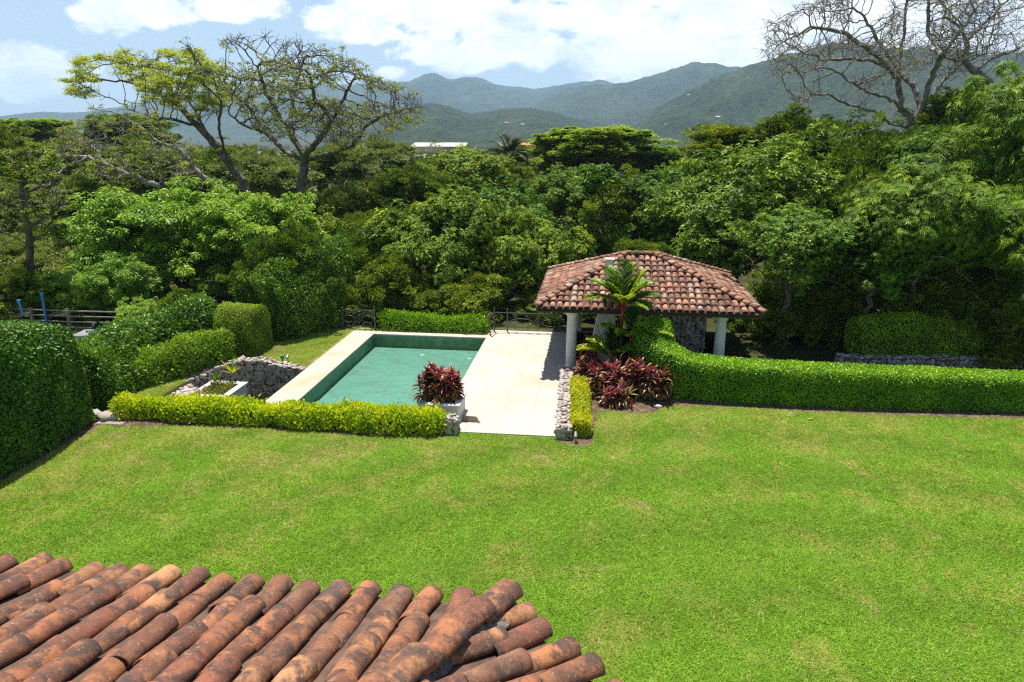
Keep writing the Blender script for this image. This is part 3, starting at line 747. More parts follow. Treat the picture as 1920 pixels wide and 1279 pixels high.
tf = tile_template(.46, .118, .092, 8, 3, .018, .03)
Vs, Fs, Ts = [], [], []; base = 0
for k, (p0, p1, q1, q0) in enumerate(((cA, cB, rB, rA), (cB, cC, rB, rB), (cC, cD, rA, rB), (cD, cA, rA, rA))):
    ex, up, n, ins = face_of(p0, p1, q1, q0); Lx = np.linalg.norm(p1-p0)
    V, F, T = tile_face(p0+n*.02, ex, up, ins, int(Lx/.262), 11, .262, .385, tf, 30+k)
    Vs.append(V); Fs.append(F+base); Ts.append(T); base += len(V)
mk('roof_tiles', np.concatenate(Vs)-PO, [np.concatenate(Fs)], M['tilefar'], pav, tint=np.concatenate(Ts), smooth=True)
Vs, Fs, Ts = [], [], []; base = 0; th_ = tile_template(.44, .135, .115, 8, 3, .018, .04)
for k, (a_, b_) in enumerate(((cA, rA), (cB, rB), (cC, rB), (cD, rA), (rA, rB))):
    V, F, T = hip_row(a_, b_, th_, .34, 40+k, .07); Vs.append(V); Fs.append(F+base); Ts.append(T); base += len(V)
mk('hip_tiles', np.concatenate(Vs)-PO, [np.concatenate(Fs)], M['tilefar'], pav, tint=np.concatenate(Ts), smooth=True)
mb = MB(); dz = np.array([0, 0, .10])
mb.add([cA, cB, cC, cD, rA, rB], [(0, 1, 5, 4), (1, 2, 5), (2, 3, 4, 5), (3, 0, 4)]); mb.build('tile_bed', M['tiledark'], pav, origin=PO)
mb = MB(); mb.add([cA-dz, cB-dz, cC-dz, cD-dz, rA-dz, rB-dz], [(4, 5, 1, 0), (5, 2, 1), (5, 4, 3, 2), (4, 0, 3)]); mb.build('ceiling', M['darkwood'], pav, origin=PO)
mb = MB()
i_ = .08
mb.box((EX0+i_, EY0+i_, EZ-.17), (EX1-i_, EY0+i_+.06, EZ-.005)); mb.box((EX0+i_, EY1-i_-.06, EZ-.17), (EX1-i_, EY1-i_, EZ-.005)); mb.box((EX0+i_, EY0+i_+.06, EZ-.17), (EX0+i_+.06, EY1-i_-.06, EZ-.005)); mb.box((EX1-i_-.06, EY0+i_+.06, EZ-.17), (EX1-i_, EY1-i_-.06, EZ-.005))
mb.build('fascia', M['darkwood'], pav, origin=PO)
mb = MB(); B = [(-.9, 25.75), (4.75, 25.75), (4.75, 31.6), (-.9, 31.6)]
for (x0, y0), (x1, y1) in ((B[0], B[1]), (B[3], B[2])): mb.box((x0-.3, y0-.09, 2.42), (x1+.3, y0+.09, 2.60))
for (x0, y0), (x1, y1) in ((B[0], B[3]), (B[1], B[2])): mb.box((x0-.08, y0+.1, 2.42), (x0+.08, y1-.1, 2.60))
mb.build('beam', M['darkwood'], pav, origin=PO)
for x, y in B:
    mb = MB(); mb.box((x-.25, y-.25, -.02), (x+.25, y+.25, .10))
    mb.lathe([(.235, .10), (.245, .14), (.225, .19), (.205, .22), (.21, .7), (.205, 1.2), (.185, 2.15), (.19, 2.2), (.235, 2.26), (.25, 2.30), (.255, 2.36), (.27, 2.42)], (x, y, 0), 28)
    mb.build('column', M['white'], pav, smooth=False, origin=PO, bevel=0)
ch = atY(1143, 486, 27.0); bx = ch[0]; bb = emp('barbecue_oven', (bx, 27.1, 0), 'white plastered barbecue hood with a chimney above the pavilion roof', 'barbecue'); bo = (bx, 27.1, 0)
mb = MB(); mb.box((bx-.55, 26.75, .0), (bx+.45, 27.6, 1.0)); mb.build('base', M['white'], bb, origin=bo)
mb = MB(); mb.box((bx-.55, 26.75, 1.02), (bx+.45, 27.6, 2.6), .30); mb.build('hood', M['white'], bb, origin=bo)
mb = MB(); mb.box((bx-.14, 27.0, 2.5), (bx+.14, 27.3, ch[2]-.04)); mb.box((bx-.19, 26.96, ch[2]-.04), (bx+.19, 27.34, ch[2])); mb.build('chimney', M['white'], bb, origin=bo)

# ---------- the house roof in the near corner ----------
hr = emp('tiled_house', (-4, 2, 0), 'near corner of the house with a weathered terracotta barrel tile roof', 'house'); HO = np.array([-4, 2, 0.])
sl = math.radians(14); EZH = 5.24
CN = np.array([-.65, 4.72, EZH]); eA = np.array([1., 0, 0]); upA = np.array([0, -math.cos(sl), math.sin(sl)])
n2 = np.array([.70, .71, 0]); n2 = unit(n2); eB = np.array([n2[1], -n2[0], 0]); upB = np.array([-n2[0]*math.cos(sl), -n2[1]*math.cos(sl), math.sin(sl)])
hipd = unit(np.array([0, 1., 0])+n2); hipd = -hipd; hv = np.array([hipd[0], hipd[1], math.tan(sl)*abs(hipd[1])]); hv = unit(hv)
def near_tile():
    V, F = tile_template(.56, .105, .091, 14, 10, .013, .020); V = V*np.array([1, 1, 1.12]); return V, F
tn = near_tile(); PT = .2585; EXP = .425
hside = np.cross([0, 0, 1.], hipd)   # sign tells which side of the hip
def insA(c): return np.dot((c-CN), hside) > .02 if np.dot(np.array([-1., 0, 0]), hside) > 0 else np.dot((c-CN), hside) < -.02
def insB(c): return not insA(c) and abs(np.dot((c-CN), hside)) > .02
Vs, Fs, Ts = [], [], []; base = 0
nzA = np.cross(eA, upA)*(1 if np.cross(eA, upA)[2] > 0 else -1)
def lumpy(V, seed, amt):
    # old handmade tiles: slightly warped
    return V+amt*np.stack([fbm(V[:, 0]*6+seed, V[:, 1]*6, 3)-.5, fbm(V[:, 1]*6+seed, V[:, 2]*6, 3)-.5, fbm(V[:, 0]*7, V[:, 1]*7+seed, 4)-.5], 1)
V, F, T = tile_face(np.array([CN[0]-24*PT, CN[1], EZH]), [1, 0, 0], -np.array([0, math.cos(sl), -math.sin(sl)]), insA, 27, 11, PT, EXP, tn, 50, 1.5)
F = F[:, ::-1]; V = V.copy(); # template z axis = ex x up points down here, so flip it
def facing(o, ex, up, ins, nx, ny, seed, x0=0):
    """like tile_face but with the tile crowns turned to the sky"""
    ex = unit(ex); up = unit(up)
    if np.cross(ex, up)[2] < 0: return tile_face(np.array(o, float)+ex*nx*PT, -ex, up, ins, nx, ny, PT, EXP, tn, seed, 1.6, x0)
    return tile_face(o, ex, up, ins, nx, ny, PT, EXP, tn, seed, 1.1, x0)
VA = facing(np.array([CN[0]-25*PT, CN[1], EZH]), [1, 0, 0], upA, insA, 26, 11, 51)
VB = facing(CN-eB*4*PT-upB*.08, eB, upB, insB, 22, 11, 52)
V = np.concatenate([VA[0], VB[0]]); F = np.concatenate([VA[1], VB[1]+len(VA[0])]); T = np.concatenate([VA[2], VB[2]])
mk('roof_tiles', lumpy(V, 3, .014)-HO, [F], M['tile'], hr, tint=T, smooth=True)
tnh = tile_template(.54, .132, .112, 14, 10, .016, .035)
V, F, T = hip_row(CN+np.array([0, 0, .02])-hv*.06, CN+hv*5, tnh, .42, 53, .075)
mk('hip_tiles', lumpy(V, 9, .022)-HO, [F], M['tile'], hr, tint=T, smooth=True)
# mortar bedding under the hip tiles
mb = MB(); ex_ = unit(np.cross(hv, [0, 0, 1.])); V = []; F = []; K = 60
for k in range(K+1):
    c = CN+hv*(5*k/K)
    for j in range(5):
        o_ = (-.16+.32*j/4)*(1+.15*random.uniform(-1, 1)); V.append(c+ex_*o_+np.array([0, 0, (.02, .085, .10, .085, .02)[j]+random.uniform(-.014, .014)]))
for k in range(K):
    for j in range(4): F.append((5*k+j, 5*k+j+1, 5*k+5+j+1, 5*k+5+j))
mb.add(V, F); mb.build('mortar', M['hipmortar'], hr, origin=HO)
mb = MB(); A0 = CN+np.array([-7.5, 0, 0]); A1 = CN.copy(); A2 = CN+hv*5.2; A3 = A0+upA*5.2*hv.dot(upA)*1.05; B1 = CN+eB*5.5; B2 = B1+upB*4.8
mb.add([A0, A1, A2, A0+upA*np.dot(A2-A1, upA)], [(0, 1, 2, 3)]); mb.add([A1, B1, B1+upB*np.dot(A2-A1, upB), A2], [(0, 1, 2, 3)])
mb.build('tile_bed', M['tiledark'], hr, origin=HO)
mb = MB(); q = CN[:2]+hipd[:2]*.7; wB = np.array([q[0], q[1]])+eB[:2]*6
mb.prism([(-9, q[1]), (q[0], q[1]), (wB[0], wB[1]), (wB[0]-1, -2.2), (-9, -2.2)][::-1], 0, 5.25-.0); mb.build('wall', M['white'], hr, origin=HO)

# ---------- hedges ----------
def hedge(name, path, h, w, mat, leafL, leafW, dens, label, cat='hedge', group=None, z0=0.0, pw=6, wob=.05, seed=1, loose=.05, core=.93, up=.4):
    r = np.random.default_rng(seed); path = np.array(path, float)
    seg = np.linalg.norm(np.diff(path, axis=0), axis=1); S = np.r_[0, np.cumsum(seg)]; Lg = S[-1]
    # smooth the centre line
    ss = np.linspace(0, Lg, max(6, int(Lg/.2))); sp = np.stack([np.interp(ss, S, path[:, 0]), np.interp(ss, S, path[:, 1])], 1)
    for _ in range(6): sp[1:-1] = (sp[:-2]+sp[1:-1]*2+sp[2:])/4
    hh = np.interp(ss, np.linspace(0, Lg, len(h)), h) if not np.isscalar(h) else np.full(len(ss), h)
    ww = np.interp(ss, np.linspace(0, Lg, len(w)), w) if not np.isscalar(w) else np.full(len(ss), w)
    T_ = unit(np.gradient(sp, axis=0)); Nn = np.stack([T_[:, 1], -T_[:, 0]], 1)
    def pt(s, a_, b_, k=1.0):  # a_ across -1..1, b_ height 0..1, both on the box
        x = np.interp(s, ss, sp[:, 0]); y = np.interp(s, ss, sp[:, 1]); nx = np.interp(s, ss, Nn[:, 0]); ny = np.interp(s, ss, Nn[:, 1]); H_ = np.interp(s, ss, hh); W_ = np.interp(s, ss, ww)/2
        m_ = (np.abs(a_)**pw+np.abs(b_)**pw)**(1/pw); m_ = np.maximum(m_, 1e-6); a2 = a_/m_*k; b2 = b_/m_*k
        P = np.stack([x+nx*a2*W_, y+ny*a2*W_, z0+b2*H_], -1)
        gx = np.sign(a2)*np.abs(a2)**(pw-1); gz = np.abs(b2)**(pw-1)
        N = unit(np.stack([nx*gx/W_, ny*gx/W_, gz/H_], -1)+1e-9); return P, N
    Hm, Wm = hh.mean(), ww.mean(); side = Lg*Hm; top = Lg*Wm; end = Hm*Wm
    def disp(P, N):
        k = wob*(2*fbm(P[:, 0]*1.1+P[:, 2]*.9+seed, P[:, 1]*1.1-P[:, 2]*.7, 4)-1); return P+N*k[:, None]
    n = int(dens*(2*side+top)); u = r.random(n); s = r.random(n)*Lg; q = 2*side+top
    a_ = np.where(u < side/q, -1., np.where(u < 2*side/q, 1., r.uniform(-1, 1, n))); b_ = np.where(u < 2*side/q, r.uniform(0.02, 1, n), 1.)
    P, N = pt(s, a_, b_)
    ne = int(dens*end)*2; e = r.random(ne) < .5; ae = r.uniform(-1, 1, ne); be = r.uniform(.02, 1, ne); se = np.where(e, 0., Lg)
    Pe, _ = pt(se, ae, be, 1.0); m_ = (np.abs(ae)**pw+np.abs(be)**pw)**(1/pw); kx = np.minimum(1, m_)
    # fill the end faces
    x = np.interp(se, ss, sp[:, 0]); y = np.interp(se, ss, sp[:, 1]); nx = np.interp(se, ss, Nn[:, 0]); ny = np.interp(se, ss, Nn[:, 1]); W_ = np.interp(se, ss, ww)/2; H_ = np.interp(se, ss, hh)
    sc2 = np.minimum(1, 1/np.maximum(m_, 1e-6)); Pe = np.stack([x+nx*ae*W_*sc2, y+ny*ae*W_*sc2, z0+be*H_*sc2], -1)
    te = np.where(e[:, None], -T_[0], T_[-1]); Ne = np.c_[te, np.zeros(ne)]; bul = (1-np.clip(m_, 0, 1)**3)*min(.12, Wm*.12); Pe = Pe+Ne*bul[:, None]
    P = np.concatenate([P, Pe]); N = np.concatenate([N, Ne]); n = len(P)
    P = disp(P, N)-N*(r.random(n)**2*loose*1.5)[:, None]+N*(np.abs(r.normal(0, loose*.5, n)))[:, None]; P[:, 2] = np.maximum(P[:, 2], z0+.02)
    if pw >= 4: D = rsph(n, r)+N*.3+np.array([0, 0, up*.4]); LN = N*1.7+rsph(n, r)*.75
    else: D = rsph(n, r)+N*.6+np.array([0, 0, up*.8]); LN = N*1.3+rsph(n, r)*.75+np.array([0, 0, .15])
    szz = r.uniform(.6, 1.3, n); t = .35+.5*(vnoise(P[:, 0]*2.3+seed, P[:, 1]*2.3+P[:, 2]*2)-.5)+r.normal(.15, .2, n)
    t = t+np.where((N[:, 2] > .75) & (P[:, 2] > z0+.3), .24, 0)*(mat in ('hedge', 'boxbush', 'ficus', 'lime'))  # upward-facing leaves paler: new shoots, plus a sunlit top painted into the tint
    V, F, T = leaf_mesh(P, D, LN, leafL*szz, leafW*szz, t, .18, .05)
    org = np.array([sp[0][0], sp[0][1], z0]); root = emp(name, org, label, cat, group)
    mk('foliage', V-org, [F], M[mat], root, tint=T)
    # inner mass of twigs
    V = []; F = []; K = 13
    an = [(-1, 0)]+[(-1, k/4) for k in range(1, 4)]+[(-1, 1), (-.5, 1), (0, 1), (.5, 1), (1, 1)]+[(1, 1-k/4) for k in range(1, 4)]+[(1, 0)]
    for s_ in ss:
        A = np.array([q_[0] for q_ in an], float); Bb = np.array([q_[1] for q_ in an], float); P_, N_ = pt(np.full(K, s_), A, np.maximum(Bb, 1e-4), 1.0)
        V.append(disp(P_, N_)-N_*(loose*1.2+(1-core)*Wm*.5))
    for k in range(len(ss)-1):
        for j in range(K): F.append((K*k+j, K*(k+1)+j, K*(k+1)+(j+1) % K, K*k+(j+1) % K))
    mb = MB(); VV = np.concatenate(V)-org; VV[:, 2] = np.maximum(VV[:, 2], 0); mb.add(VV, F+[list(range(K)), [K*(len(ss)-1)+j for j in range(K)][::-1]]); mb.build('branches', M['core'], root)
    return root
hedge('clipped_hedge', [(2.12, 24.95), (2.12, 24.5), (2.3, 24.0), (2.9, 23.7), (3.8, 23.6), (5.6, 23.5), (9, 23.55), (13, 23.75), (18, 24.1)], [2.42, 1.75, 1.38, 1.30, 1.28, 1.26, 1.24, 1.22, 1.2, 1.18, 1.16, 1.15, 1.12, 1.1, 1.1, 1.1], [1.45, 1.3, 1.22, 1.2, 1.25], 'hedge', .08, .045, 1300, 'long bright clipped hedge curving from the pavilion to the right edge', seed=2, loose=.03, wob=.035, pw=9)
hedge('clipped_hedge', [(-17.25, 6), (-17.2, 10), (-17.1, 14), (-17.0, 17), (-17.1, 18.6)], [4.4, 4.4, 4.3, 4.05, 3.2], [2.6, 2.6, 2.6, 2.4, 2.0], 'hedgedark', .11, .06, 1000, 'tall dark green hedge at the left edge casting shadow on the lawn', seed=3, loose=.09, wob=.16, pw=5)
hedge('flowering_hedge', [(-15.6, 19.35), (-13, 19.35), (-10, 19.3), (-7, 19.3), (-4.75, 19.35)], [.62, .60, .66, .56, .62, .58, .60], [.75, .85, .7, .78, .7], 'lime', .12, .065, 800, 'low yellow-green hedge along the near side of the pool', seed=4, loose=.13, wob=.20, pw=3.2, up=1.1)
hedge('golden_hedge', [(-.33, 19.5), (-.40, 21.2), (-.5, 23.3)], [.5, .55, .6], [.55, .55, .6], 'yellow', .09, .05, 1300, 'narrow golden hedge beside the low stone wall', seed=5, loose=.04, wob=.05, pw=5, up=.8)
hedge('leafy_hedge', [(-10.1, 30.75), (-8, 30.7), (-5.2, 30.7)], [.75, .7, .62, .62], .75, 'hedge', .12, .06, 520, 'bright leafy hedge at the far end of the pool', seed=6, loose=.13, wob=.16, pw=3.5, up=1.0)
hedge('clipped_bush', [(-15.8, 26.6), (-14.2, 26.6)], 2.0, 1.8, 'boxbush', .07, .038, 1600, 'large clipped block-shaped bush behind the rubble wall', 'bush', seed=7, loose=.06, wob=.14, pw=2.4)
hedge('dark_hedge', [(-17.0, 19.5), (-17.7, 21.3), (-18.3, 23.3), (-17.9, 25.4), (-16.9, 27.4)], [2.1, 1.95, 1.8, 1.9, 2.1], 1.8, 'hedgedark', .13, .07, 650, 'shaggy dark hedge below the ranch fence', seed=8, loose=.2, wob=.4, pw=2.6)
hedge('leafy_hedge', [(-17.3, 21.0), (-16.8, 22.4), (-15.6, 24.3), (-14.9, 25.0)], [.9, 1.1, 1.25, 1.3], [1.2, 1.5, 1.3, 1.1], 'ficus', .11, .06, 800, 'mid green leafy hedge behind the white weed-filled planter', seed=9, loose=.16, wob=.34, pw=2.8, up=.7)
hedge('tall_hedge', [(-14.9, 28.4), (-13.6, 30.6), (-12.9, 32.6)], [3.0, 3.9, 4.0], [2.0, 2.4, 2.0], 'hedgedark', .12, .065, 700, 'tall shaded hedge beside the small upper lawn', seed=10, loose=.2, wob=.5, pw=2.6)
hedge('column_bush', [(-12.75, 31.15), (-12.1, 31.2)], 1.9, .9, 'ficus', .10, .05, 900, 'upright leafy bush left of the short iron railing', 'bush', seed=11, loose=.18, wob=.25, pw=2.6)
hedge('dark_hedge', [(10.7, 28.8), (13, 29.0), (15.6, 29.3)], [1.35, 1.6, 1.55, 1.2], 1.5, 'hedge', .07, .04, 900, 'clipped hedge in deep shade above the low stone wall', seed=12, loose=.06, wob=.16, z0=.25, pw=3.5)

# ---------- strap-leaved plants ----------
def cordyline(stems, seed, L=.34, W=.085, per=26, tlo=.1, thi=1.0, zb=0):
    """stems: (x,y,height): red rosettes on short stalks"""
    r = np.random.default_rng(seed); Vs, Fs, Ts = [], [], []; base = 0; mb = MB()
    for (x, y, h) in stems:
        top = np.array([x, y, zb+h]); mb.tube([(x*.8, y*.8, zb), (x, y, zb+h*.6), tuple(top)], [.02, .016, .012], 6)
        n = per; t = r.random(n)   # 0 bottom, 1 top
        z = zb+h*(.25+.75*t)
        an = r.uniform(0, 2*math.pi, n); el = -.25+1.35*t**1.5+r.normal(0, .12, n)
        D = np.stack([np.cos(an)*np.cos(el), np.sin(an)*np.cos(el), np.sin(el)], 1)
        P = np.stack([np.full(n, x), np.full(n, y), z], 1)
        # old lower leaves turn yellow-green, new ones are pink
        tt = np.where(t > .86, r.uniform(.45, .62, n), np.where(t < .5, r.uniform(.62, 1.0, n), r.uniform(.0, .45, n))); tt = np.where(r.random(n) < .28, r.uniform(.70, 1.0, n), tt)
        V, F, T = strap_mesh(P, D, L*r.uniform(.75, 1.2, n), W*r.uniform(.8, 1.2, n), tt, .75, 4, .2, r)
        Vs.append(V); Fs.append(F+base); Ts.append(T); base += len(V)
    return np.concatenate(Vs), np.concatenate(Fs), np.concatenate(Ts), mb
def plant_cord(name, loc, stems, seed, label, group=None, **kw):
    root = emp(name, loc, label, 'plant', group); V, F, T, mb = cordyline(stems, seed, **kw)
    mk('leaves', V, [F], M['red'], root, tint=T, smooth=False); mb.build('stem', M['stem'], root); return root
def stems(n, r, h, seed):
    q = np.random.default_rng(seed); return [(float(np.clip(q.normal(0, r), -1.4*r, 1.4*r)), float(np.clip(q.normal(0, r), -1.4*r, 1.4*r)), h*q.uniform(.6, 1.1)) for _ in range(n)]
plant_cord('cordyline', (-5.22, 20.68, .5), stems(20, .27, .95, 1), 1, 'left of two burgundy plants in the white poolside planter', 'burgundy plants', per=40, L=.30, W=.085)
plant_cord('cordyline', (-4.66, 20.66, .5), stems(20, .27, .9, 2), 2, 'right of two burgundy plants in the white poolside planter', 'burgundy plants', per=40, L=.30, W=.085)
G = 'burgundy plants'
for k, (px, py, n, r_, h, lb) in enumerate([
    (1098, 722, 9, .20, 1.05, 'crimson plant closest to the left column and golden hedge'),
    (1130, 738, 10, .22, .95, 'crimson and olive plant behind the golden hedge end'),
    (1168, 742, 10, .22, 1.30, 'tallest burgundy plant under the palm behind the bromeliad'),
    (1200, 745, 10, .2, 1.20, 'bright pink-tipped burgundy plant right of the bromeliad'),
    (1232, 748, 10, .22, 1.05, 'burgundy plant with bronze leaves touching the long clipped hedge'),
    (1150, 760, 7, .22, .6, 'short burgundy plant just left of the bromeliad')]):
    q = at(px, py); plant_cord('cordyline', (q[0], q[1], 0), stems(n, r_, h, 20+k), 20+k, lb, G, per=24, L=.36, W=.10)
for k, (px, py, h, lb) in enumerate([(1112, 672, 1.3, 'orange and crimson plant in front of the barbecue hood'), (1100, 690, 1.1, 'dark red plant right beside the left white column')]):
    q = at(px, py+20); plant_cord('cordyline', (q[0], q[1], 0), stems(9, .22, h, 40+k), 40+k, lb, G, per=22, L=.3, W=.08)

# bromeliad
q = at(1175, 752); q[2] = 0; root = emp('bromeliad', q, 'pale green bromeliad rosette in front of the burgundy plants', 'plant')
n = 22; an = np.arange(n)*2.4; el = np.linspace(.15, 1.2, n); D = np.stack([np.cos(an)*np.cos(el), np.sin(an)*np.cos(el), np.sin(el)], 1)
V, F, T = strap_mesh(np.tile([[0, 0, .22]], (n, 1)).astype(float), D, .48, .075, rng.random(n), .35, 5, .35); mk('leaves', V, [F], M['brom'], root, tint=T)
mb = MB(); mb.tube([(0, 0, 0), (0, 0, .26)], .035, 8); mb.build('stem', M['stem'], root)
q = at(1184, 768); root = emp('red_shoot', (q[0], q[1], 0), 'single dark red upright shoot in front of the bromeliad', 'plant')
n = 5; D = np.stack([rng.normal(0, .15, n), rng.normal(0, .15, n), np.ones(n)], 1); V, F, T = strap_mesh(np.zeros((n, 3)), D, .42, .06, np.full(n, .5), .05, 4); mk('leaves', V, [F], M['red'], root, tint=T)

# palm with red crownshafts
def frond(base, az, el, L, r, droop=.9, ll=.5, nl=34, w=.03):
    P = []; d = np.array([math.cos(az)*math.cos(el), math.sin(az)*math.cos(el), math.sin(el)]); c = np.array(base, float)
    K = 14
    for k in range(K+1):
        P.append(c.copy()); c = c+d*L/K; d = unit(d+np.array([0, 0, -droop/K*(.4+1.3*k/K)]))
    P = np.array(P); s = np.linspace(.14, .99, nl); ks = s*K; i0 = np.minimum(ks.astype(int), K-1); B_ = P[i0]+(P[i0+1]-P[i0])*(ks-i0)[:, None]; tg = unit(P[i0+1]-P[i0])
    sd = unit(np.cross(tg, [0, 0, 1.])); Pl, Dl, Ll = [], [], []
    for e in (-1, 1):
        Pl.append(B_); Dl.append(unit(sd*e*.75+tg*.75+np.array([0, 0, .22])+r.normal(0, .06, (nl, 3)))); Ll.append(ll*np.sin(np.pi*(.12+.80*s))**.7)
    return P, np.concatenate(Pl), np.concatenate(Dl), np.concatenate(Ll)
def palm(name, loc, heads, label, mat, seed, shaft=True, cat='palm', ll=.58, w=.08, nl=46):
    r = np.random.default_rng(seed); root = emp(name, loc, label, cat)
    for (x, y, h, fr) in heads:
        mb = MB(); mb.tube([(x*.6, y*.6, 0), (x*.8, y*.8, h*.4), (x, y, h*.72)], [.05, .042, .036], 8); mb.build('trunk', M['stem'], root, smooth=True)
        if shaft:
            mb = MB(); mb.tube([(x, y, h*.70), (x, y, h*.85), (x, y, h)], [.045, .05, .028], 8); mb.build('crownshaft', M['redstem'], root, smooth=True)
        for (az, el, L, dr, tt) in fr:
            P, a_, d_, l_ = frond((x, y, h*.96), az, el, L, r, dr, ll, nl); V, F, T = strap_mesh(a_, d_, l_, w, np.clip(r.normal(tt-.12, .14, len(a_)), 0, 1), .5, 3, .2, r)
            f_ = mk('frond', V, [F], M[mat], root, tint=T); mb = MB(); mb.tube(P, np.linspace(.016, .004, len(P)), 5); mb.build('rachis', M['redstem'] if shaft else M['stem'], f_)
    return root
h1 = [(math.radians(a), math.radians(e), L, d, t) for a, e, L, d, t in [(95, 84, 1.7, .25, .35), (60, 70, 1.6, .4, .7), (130, 64, 1.6, .7, .5), (10, 66, 1.5, .5, .75), (-20, 55, 1.4, .8, .45), (10, 35, 1.4, .9, .6), (175, 55, 1.5, 1.0, .55), (200, 35, 1.45, 1.0, .6), (270, 50, 1.2, 1.2, .6), (150, 72, 1.4, .6, .3), (40, 50, 1.4, .8, .5), (215, 60, 1.3, .8, .4), (120, 45, 1.4, 1.0, .4), (-40, 30, 1.2, 1.1, .5)]]
h2 = [(math.radians(a), math.radians(e), L, d, t) for a, e, L, d, t in [(100, 80, 1.1, .2, .2), (-10, 30, 1.5, 1.0, .75), (20, 50, 1.3, .7, .5), (190, 40, 1.2, .9, .7), (250, 40, 1.0, 1.0, .6), (330, 40, 1.1, 1.0, .5)]]
h3 = [(math.radians(a), math.radians(e), L, d, t) for a, e, L, d, t in [(80, 78, 1.2, .2, .1), (185, 35, 1.3, .9, .85), (160, 50, 1.1, .8, .8), (300, 45, 1.1, .8, .6), (0, 45, 1.0, .9, .4)]]
palm('palm', (1.02, 24.9, 0), [(-.03, 0, 2.95, h1), (.32, -.1, 1.75, h2), (-.35, -.35, .95, h3)], 'small palm with red stems and arching fronds before the pavilion roof', 'palm', 5)

# weeds in the empty planter, small plants by the rubble wall
def weeds(name, loc, rx, ry, n, h, mat, label, seed, cat='plant'):
    r = np.random.default_rng(seed); root = emp(name, loc, label, cat)
    P = np.stack([r.uniform(-rx, rx, n), r.uniform(-ry, ry, n), r.uniform(0, h*.6, n)], 1); D = rsph(n, r)*.7+np.array([0, 0, .9])
    V, F, T = leaf_mesh(P, D, rsph(n, r), r.uniform(.06, .16, n), r.uniform(.015, .05, n), r.random(n), .2, .1); mk('leaves', V, [F], M[mat], root, tint=T)
    mb = MB()
    for k in range(26): x, y = r.uniform(-rx, rx), r.uniform(-ry, ry); mb.tube([(x, y, -.05), (x+r.normal(0, .03), y, h*r.uniform(.4, 1))], .006, 4)
    mb.build('stem', M['stem'], root); return root
weeds('weeds', (-13.97, 22.46, -.30), .46, .55, 1300, .34, 'olive', 'straggly weeds growing in the white planter by the rubble wall', 1)
q = at(432, 690, -.1)
for k, (px, py, n, L, mat, lb) in enumerate([(436, 702, 14, .75, 'palm', 'spiky green plant at the top of the rubble wall'), (405, 716, 12, .5, 'ficus', 'low broad-leaved plant beside the rubble wall'), (382, 738, 8, .45, 'red', 'thin reddish plant at the left corner of the weed planter'), (398, 722, 8, .35, 'red', 'small reddish sprig behind the weed planter'), (460, 692, 7, .3, 'red', 'single red bloom on the rubble wall top')]):
    q = at(px, py, 0.0); r_ = np.random.default_rng(k+3); root = emp('spiky_plant', (q[0], q[1], 0 if k != 4 else .1), lb, 'plant'); el = r_.uniform(.6, 1.45, n); an = r_.uniform(0, 6.28, n)
    V, F, T = strap_mesh(np.zeros((n, 3)), np.stack([np.cos(an)*np.cos(el), np.sin(an)*np.cos(el), np.sin(el)], 1), L*r_.uniform(.6, 1.1, n), .06, r_.random(n), .5, 4, .2, r_); mk('leaves', V, [F], M[mat], root, tint=T)

# ---------- small things ----------
def spot(px, py, z, label, s=1.0):
    q = at(px, py, z); root = emp('garden_light', (q[0], q[1], z), label, 'light'); mb = MB(); mb.tube([(0, 0, 0), (0, 0, .16*s)], .015*s, 8); mb.build('stake', M['lightmetal'], root)
    mb = MB(); mb.tube([(0, -.06*s, .16*s), (0, .06*s, .25*s)], [.05*s, .035*s], 12); mb.build('head', M['lightmetal'], root); return root
spot(1079, 829, 0, 'small metal garden spotlight at the foot of the golden hedge', 1.2)
spot(364, 795, 0, 'small metal spotlight in front of the yellow-green hedge')
spot(540, 678, 0, 'small round lamp on the grass above the rubble wall', 1.1)
q = at(530, 678, 0); mb = MB(); mb.lathe([(.008, 0), (.05, .12), (.085, .22), (.08, .26), (.02, .27)], (0, 0, 0), 12); o = mb.build('lamp_shade_cone', M['teal']); o.name = 'path_lamp'; o.location = (q[0], q[1], 0); tag(o, 'green cone-shaped path lamp above the rubble wall', 'lamp')
def rock(px, py, s, mat, label, seed, z=0.0):
    q = at(px, py, z); r_ = np.random.default_rng(seed); V = IV*(1+.12*r_.normal(size=(len(IV), 1)))*np.array([1.3, 1, .6])*s; V[:, 2] += .35*s
    o = mk('rock', V, [IF], mat, tint=np.full(len(V), r_.random())); o.location = (q[0], q[1], z); return tag(o, label, 'rock')
rock(1233, 764, .11, M['rockwhite'], 'white rounded rock on the soil by the long hedge', 1)
rock(175, 782, .25, M['stone'], 'grey boulder left of the yellow-green hedge end', 2)
rock(205, 786, .28, M['stone'], 'brown boulder at the left foot of the yellow-green hedge', 4)
mb = MB(); q = at(212, 796); w = at(242, 793); mb.box((q[0]-.6, q[1]-.05, 0), (w[0]-.1, w[1]-.0, .03), rz=.03); o = mb.build('kerb_stone', M['wood'], bevel=.01); tag(o, 'narrow pale kerb stone at the lawn corner', 'kerb')
q = at(1515, 788); V, F, T = leaf_mesh(np.array([[0, 0, .05]]), np.array([[1., .2, .02]]), np.array([[0, 0, 1.]]), .16, .09, np.array([.95]), .1, 0); M['dryleaf'] = flat('dry_leaf', (.50, .30, .13), .7); o = mk('fallen_leaf', V, [F], M['dryleaf'], tint=T); o.location = (q[0], q[1], 0); tag(o, 'single dry brown leaf lying on the lawn', 'leaf')

